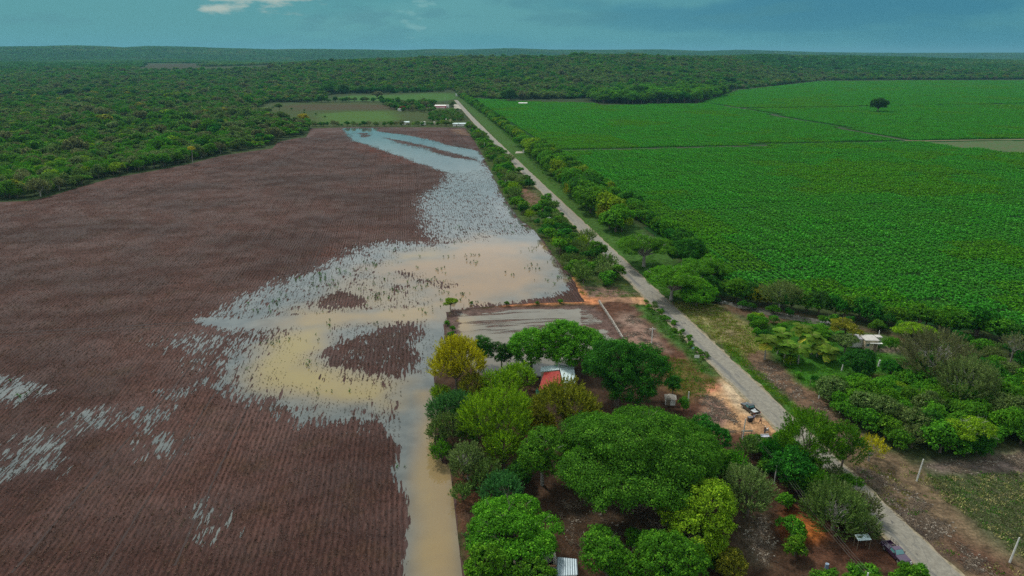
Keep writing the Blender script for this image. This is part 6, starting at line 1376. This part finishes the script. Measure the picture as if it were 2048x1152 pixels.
def build_objects():
    ang = lambda a, b: math.atan2(G(*b)[1] - G(*a)[1], G(*b)[0] - G(*a)[0])
    x, y = G(1790, 1112); pickup((x, y, .0), ang((1767, 1085), (1806, 1123)), 'dark purple pickup with stake rack and chrome bumper parked beside the road', paint('purple_paint', (.055, .022, .06)), True)
    x, y = G(1500, 822); pickup((x, y, .0), ang((1511, 832), (1486, 812)), 'black pickup with an open pale bed parked on the dirt lot', paint('black_paint', (.02, .022, .025)), False, simple('pale_liner', (.42, .44, .44), .7))
    cl = lambda n_, c_: simple(n_, c_, .9, .15, 3)
    x, y = G(1507, 842); person((x, y, 0), 1.6, 'person in pale blue shirt standing behind the black pickup', cl('pale_blue_cloth', (.30, .36, .55)), cl('navy_cloth', (.03, .04, .09)))
    x, y = G(1520.5, 847); person((x, y, 0), 2.4, 'person in dark red shirt walking between black pickup and road', cl('dark_red_cloth', (.28, .03, .05)), cl('dark_trouser_cloth', (.05, .02, .03)), 'walk')
    x, y = G(1345, 612); person((x, y, 0), -1.2, 'person in dark clothes walking alone on the road', cl('charcoal_cloth', (.03, .03, .035)), cl('black_cloth', (.02, .02, .02)), 'walk')
    x, y = G(1529, 866); person((x, y, 0), -2.0, 'person in dark clothes with white cap standing above the low table', cl('plum_cloth', (.09, .06, .11)), cl('slate_cloth', (.05, .05, .07)), 'stand', WHITE)
    x, y = G(1551, 878); person((x, y, 0), 2.6, 'person in white shirt standing beside the motorcycles', cl('white_cloth', (.7, .7, .7)), cl('dark_blue_cloth', (.04, .04, .08)), 'stand')
    x, y = G(1533, 864); motorbike((x, y, 0), .6, 'motorcycle with white tank nearest the low table', WHITE)
    x, y = G(1556, 882); motorbike((x, y, 0), .9, 'dark motorcycle in front of the person in white', BLACK)
    x, y = G(1562, 884); motorbike((x, y, 0), 1.0, 'pale purple motorcycle at the corner of lot and tall trees', simple('violet_paint', (.22, .18, .30), .4))
    x, y = G(1499.5, 843); e = empty('crate', (x, y, 0), .2); tag(e, 'black upright crate standing behind the black pickup', 'crate'); MB().box((0, 0, .55), (.95, .8, 1.1)).build('case', BLACK, e, bevel=.03); MB().box((0, 0, 1.13), (1.02, .86, .08)).build('lid', simple('crate_lid', (.10, .10, .11), .5), e)
    x, y = G(1530.5, 877); e = empty('trailer', (x, y, 0), .05); tag(e, 'small pale flat trailer standing at the lower edge of the dirt lot', 'trailer')
    MB().box((0, 0, .5), (1.9, 1.2, .1)).build('deck', simple('lilac_deck', (.42, .42, .50), .6, .2, 3), e)
    for y_ in (-.57, .57): MB().box((0, y_, .68), (1.9, .05, .26)).build('side_panel', WHITE, e); wheel(e, 0, y_ * 1.25, .28, .2)
    MB().tube([(.95, 0, .48), (1.7, 0, .42)], .04, 6).build('drawbar', STEEL, e)
    x, y = G(1653, 1136); e = empty('barrel', (x, y, 0)); tag(e, 'blue-grey barrel at the foot of the green tree line near the bottom', 'barrel'); MB().tube([(0, 0, 0), (0, 0, .85)], [.3, .3], 14).build('drum', simple('barrel_blue', (.20, .28, .38), .5), e); MB().torus((0, 0, .85), .29, .02, 'z').build('rim', STEEL, e)
    # felled branches, rubble and litter: too many to count
    rng = np.random.default_rng(4)
    def twig_src(seed, mt):
        r = np.random.default_rng(seed); m_ = MB()
        for _ in range(9):
            a = r.uniform(0, 2 * pi); L_ = r.uniform(.5, 1.5); c_ = r.normal(size=2) * .5; m_.tube([(c_[0] - cos(a) * L_ / 2, c_[1] - sin(a) * L_ / 2, .05), (c_[0] + r.normal() * .1, c_[1] + r.normal() * .1, .18), (c_[0] + cos(a) * L_ / 2, c_[1] + sin(a) * L_ / 2, .06)], [.045, .035, .015], 4)
        return m_.mesh('branches', mt)
    def stone_src(seed, mt):
        r = np.random.default_rng(seed); m_ = MB()
        for _ in range(5): m_.box((*r.normal(size=2) * .45, .06), tuple(r.uniform(.12, .38, 2)) + (.16,), r.uniform(0, 3), .7)
        return m_.mesh('rubble', mt)
    drym = simple('dead_branch', (.17, .125, .085), .95, .3, 3); drk = simple('dark_branch', (.10, .075, .055), .95, .3, 3); rub = simple('pale_rubble', (.27, .23, .18), .95, .2, 3)
    def fill(px, n, seed):
        g = GP(px); a, b = g.min(0), g.max(0); r = np.random.default_rng(seed); P = r.uniform(a, b, (n * 4, 2)); P = P[inside(P, g)]; v = vnoise(P, 3.5, seed + 70); return P[v > -.15][:n]
    P = np.concatenate([fill([(1410, 790), (1460, 800), (1480, 850), (1470, 866), (1420, 860), (1400, 835)], 170, 1), fill([(1700, 930), (1760, 940), (1860, 1010), (1960, 1110), (1990, 1152), (1930, 1140), (1810, 1040)], 330, 2), fill([(1490, 730), (1540, 720), (1610, 780), (1700, 860), (1740, 905), (1690, 905), (1600, 820)], 240, 3),
                        fill([(1850, 932), (2048, 908), (2120, 905), (2120, 935), (1900, 950)], 200, 4), fill([(1222, 640), (1262, 628), (1310, 660), (1325, 700), (1270, 690)], 130, 5), fill([(1120, 1000), (1380, 1005), (1340, 1080), (1130, 1110)], 110, 6), fill([(1470, 1040), (1530, 1030), (1550, 1090), (1530, 1140)], 90, 7)])
    scatter('felled_branches', [twig_src(1, drym), twig_src(2, drk), twig_src(3, drym), stone_src(4, rub)], np.column_stack([P, np.zeros(len(P))]), rng.uniform(0, 6, len(P)), rng.uniform(.5, 1.2, len(P)), rng.choice([0, 1, 1, 2, 3], len(P)), 'litter of felled branches and pale rubble on the bare verges')
    # grass tufts
    def tuft(seed, mt, n=26, h=.35, sp=.55):
        r = np.random.default_rng(seed); a = r.uniform(0, 2 * pi, n); o = np.stack([np.cos(a), np.sin(a), r.uniform(.6, 2.0, n)], 1); pos = np.stack([r.normal(size=n) * sp, r.normal(size=n) * sp, r.uniform(.05, h, n)], 1)
        return leafmesh('tuft', [(quads(r, pos, r.normal(size=(n, 3)) + [0, 0, .8], .38, .4, tan=unit(o)), r.uniform(0, .9, n))], mt)
    def fill2(px, sp, seed, thr=-.4):
        P = in_poly_pts(px, sp, seed); v = vnoise(P, 6, seed) + vnoise(P, 2.2, seed + 1) * .6; return P[v > thr]
    roadpoly = GP([*[(a + 8 * b / 1152, b) for a, b in ROAD_R[1:]], *[(a - 10 * b / 1152, b) for a, b in ROAD_L[::-1][:-1]]])
    sets = [(fill2([(918, 196), (965, 226), (1030, 288), (1105, 370), (1190, 440), (1290, 548), (1335, 600), (1400, 590), (1290, 500), (1200, 420), (1120, 350), (1050, 290), (985, 240), (940, 205)], 1.7, 1), ['bright', 'green'], 'short green grass on the verge between road and tree row'),
            (fill2([(1345, 606), (1430, 608), (1500, 655), (1530, 690), (1490, 720), (1440, 690)], 1.0, 2, -.8), ['straw', 'olive', 'lime'], 'yellowish grass on the road verge by the big trees'),
            (fill2([(1500, 650), (1620, 640), (1740, 668), (1800, 700), (1830, 770), (1720, 800), (1650, 810), (1560, 725)], 1.3, 3, -.5), ['bright', 'green'], 'mown green grass of the yard'),
            (fill2([(1444, 692), (1456, 690), (1530, 755), (1610, 830), (1650, 880), (1634, 872), (1560, 806)], .8, 4, -1), ['bright', 'lime'], 'bright grass strip along the right edge of the road'),
            (fill2([(1850, 955), (2048, 945), (2150, 940), (2150, 1180), (2048, 1120), (1960, 1050), (1880, 990)], .85, 5, -.9), ['green', 'sage', 'dry', 'straw', 'dry', 'sage'], 'weedy stubble growth in the plot at the lower right'),
            (fill2([(1700, 930), (1760, 915), (1860, 950), (2048, 1110), (2100, 1152), (1940, 1152), (1800, 1030)], 1.8, 6, .05), ['green', 'olive', 'straw'], 'patchy weeds on the bare verge at the lower right'),
            (fill2([(1330, 712), (1425, 735), (1434, 772), (1400, 800), (1335, 780)], 1.2, 7, -.3), ['olive', 'green', 'bright'], 'weeds on the bare plot above the dirt lot'),
            (fill2([(1262, 606), (1300, 612), (1425, 724), (1430, 745), (1405, 740), (1300, 640)], 1.1, 8, -.5), ['green', 'grey'], 'weeds along the left road verge'),
            (fill2([(930, 258), (1000, 308), (1095, 404), (1245, 556), (1280, 595), (1165, 598), (1092, 486), (1012, 396), (966, 305)], 2.0, 9, -.3), ['green', 'grey', 'olive'], 'low weeds under the scrub strip shrubs')]
    for P, cs, lab in sets:
        if not len(P): continue
        P = P[~inside(P, roadpoly)]
        scatter('grass', [tuft(i + 1, c, 26, .3, .55) for i, c in enumerate(cs)], np.column_stack([P, np.zeros(len(P))]), rng.uniform(0, 6, len(P)), rng.uniform(.5, 1.15, len(P)), rng.integers(0, len(cs), len(P)), lab)
build_objects()

# ------------------------------------------------------------------ tell look-alikes apart by size, colour and the nearest landmark
MARKS = [(381, 298, 'the yellow-topped tree'), (612, 262, "the wood's jutting corner"), (10, 350, "the wood edge's left end"), (190, 345, "the wood edge's bend"), (500, 285, 'the notch in the wood edge'), (606, 234, 'the yellow blossoming wood tree'), (558, 212, 'the lone pasture tree'),
 (1098, 440, 'the lakeside crossarm pole'), (1011, 355, 'the plain strip pole'), (969, 290, 'the farthest strip pole'), (1150, 590, 'the orange clay bank'), (918, 250, 'the long pale-roofed shed'), (1172, 368, 'the bulging roadside tree'), (1047, 306, 'the white gate pillar'),
 (1290, 494, 'the flat pale-branched tree'), (914, 192, 'the tiny gatehouse'), (1046, 209, 'the white crop-field shed'), (1735, 680, 'the beige house'), (1600, 685, 'the palm group'), (1684, 725, 'the white lawn pole'), (1562, 590, 'the grey hedge tree'), (1878, 718, 'the big half-bare tree'),
 (1945, 855, 'the flat tree with visible trunk'), (1833, 940, 'the leaning verge pole'), (1680, 815, 'the thin thicket post'), (2030, 690, 'the leafless right-edge tree'), (1790, 1105, 'the purple pickup'), (1600, 1050, 'the orange soil patch'), (1550, 950, 'the street lamp'), (1492, 870, 'the notice board'),
 (1268, 905, 'the giant spreading tree'), (912, 728, 'the yellow blossoming grove tree'), (1393, 715, 'the small white sign'), (901, 604, 'the pond corner tree'), (885, 212, 'the red and white house'), (800, 220, 'the white block house'), (938, 249, 'the orange house'), (1758, 208, 'the lone crop-field tree'),
 (1481, 175, 'the far white house'), (1180, 202, "the field grove's left end"), (1430, 200, "the field grove's right end"), (1300, 200, "the field grove's middle"), (1640, 162, 'the bend in the crop border'), (1900, 162, 'the bright far crop strip'), (700, 252, 'the stream head'), (1850, 655, 'the flat yellow-green yard tree'), (754, 189, 'the pale round tree'), (1020, 190, 'the lone dark field tree'), (2000, 790, 'the right side of the thicket'), (1800, 840, 'the middle of the thicket')]
NOUN = {'forest_tree': 'forest tree', 'hedge_tree': 'row tree', 'thicket_tree': 'thicket tree', 'pasture_tree': 'pasture tree', 'shade_tree': 'broad tree', 'grove_tree': 'field grove tree', 'border_tree': 'border tree', 'young_tree': 'young tree', 'shrub': 'shrub', 'bush': 'bush', 'fence_post': 'thin fence post'}
def relabel():
    from collections import Counter
    tops = [o for o in sc.objects if o.parent is None and 'label' in o.keys()]; cnt = Counter(o['label'] for o in tops)
    mk = np.array([(a, b) for a, b, _ in MARKS], float)
    dup = {}
    for o in tops:
        st = o.name.split('.')[0]
        if cnt[o['label']] < 2 or st not in NOUN: continue
        px, py = PXY(o.location.x, o.location.y, 2.0); w = o['label'].split(); col = next((c for k, c in sorted(CN.items(), key=lambda q: -len(q[1])) if o['label'].startswith(c)), '')
        if st == 'forest_tree': col = {'mid': 'mid green', 'dark': 'dark green', 'greyish': 'greyish green', 'flat-topped': 'flat bright green', 'lime': 'lime green', 'pale': 'pale sage', 'half-bare': 'half-bare', 'olive': 'olive yellow'}.get(w[0], col)
        d = (mk - (px, py)) * (1, 1.6); i = int(np.argmin((d**2).sum(1))); dx, dy = -d[i]; q = abs(dx) / (abs(dy) + 1e-6)
        di = ('right of' if dx > 0 else 'left of') if q > 2 else ('below' if dy > 0 else 'behind') if q < .5 else ('below and ' if dy > 0 else 'behind and ') + ('right of' if dx > 0 else 'left of')
        far_ = '' if st == 'forest_tree' else 'just ' if math.hypot(dx, dy) < 45 else ''
        s_ = o.scale[2]; lo, hi_ = {'forest_tree': (.97, 1.18), 'hedge_tree': (1.2, 1.5), 'thicket_tree': (.68, .82), 'shrub': (.9, 1.4), 'bush': (1.2, 1.6)}.get(st, (1.3, 1.8)); sz = 'small ' if s_ < lo else 'large ' if s_ > hi_ else ''
        if st == 'fence_post': sz = ''; col = ''
        o['label'] = ('%s%s %s %s%s %s' % (sz, col, NOUN[st], far_, di, MARKS[i][2])).replace('  ', ' ').strip()
        o['group'] = ' '.join([col, NOUN[st] + 's', 'near', MARKS[i][2]]).strip(); dup.setdefault(o['label'], []).append((dx * dx + dy * dy, o.name, o))
    ORD = ['nearest', 'second nearest', 'third nearest', 'fourth nearest', 'fifth nearest', 'sixth nearest', 'seventh nearest', 'eighth nearest', 'ninth nearest', 'tenth nearest']
    for lab, l in dup.items():
        if len(l) > 1:
            for k, (_, _, o) in enumerate(sorted(l)[:10]):
                o['label'] = ORD[k] + ' ' + lab
                if len(o['label'].split()) > 16: o['label'] = o['label'].replace('large ', '').replace('small ', '');
                if len(o['label'].split()) > 16: o['label'] = o['label'].replace('just ', '').replace(' forest tree', ' tree')
relabel()
for o in sc.objects:      # keep within sixteen words
    if 'label' in o.keys() and len(o['label'].split()) > 16:
        for a, b in ((' and left of', ' left of'), (' and right of', ' right of'), ('just ', '')):
            if len(o['label'].split()) > 16: o['label'] = o['label'].replace(a, b)

# haze
def build_haze():
    me = bpy.data.meshes.new('haze'); m_ = MB(); m_.box((0, 8000, 60), (60000, 70000, 340)); me.from_pydata([(x, y, z) for x, y, z in m_.v], [], m_.f)
    for v in me.vertices: v.co.z = -150 if v.co.z < 0 else 230
    t = NT('haze_air'); v = t.n('ShaderNodeVolumePrincipled'); v.inputs['Color'].default_value = (.20, .50, .64, 1); v.inputs['Density'].default_value = 5.5e-5; v.inputs['Anisotropy'].default_value = .2
    t.L(v.outputs[0], t.out.inputs['Volume']); me.materials.append(t.m); o = mobj('haze', me); tag(o, kind='stuff'); return o
build_haze()
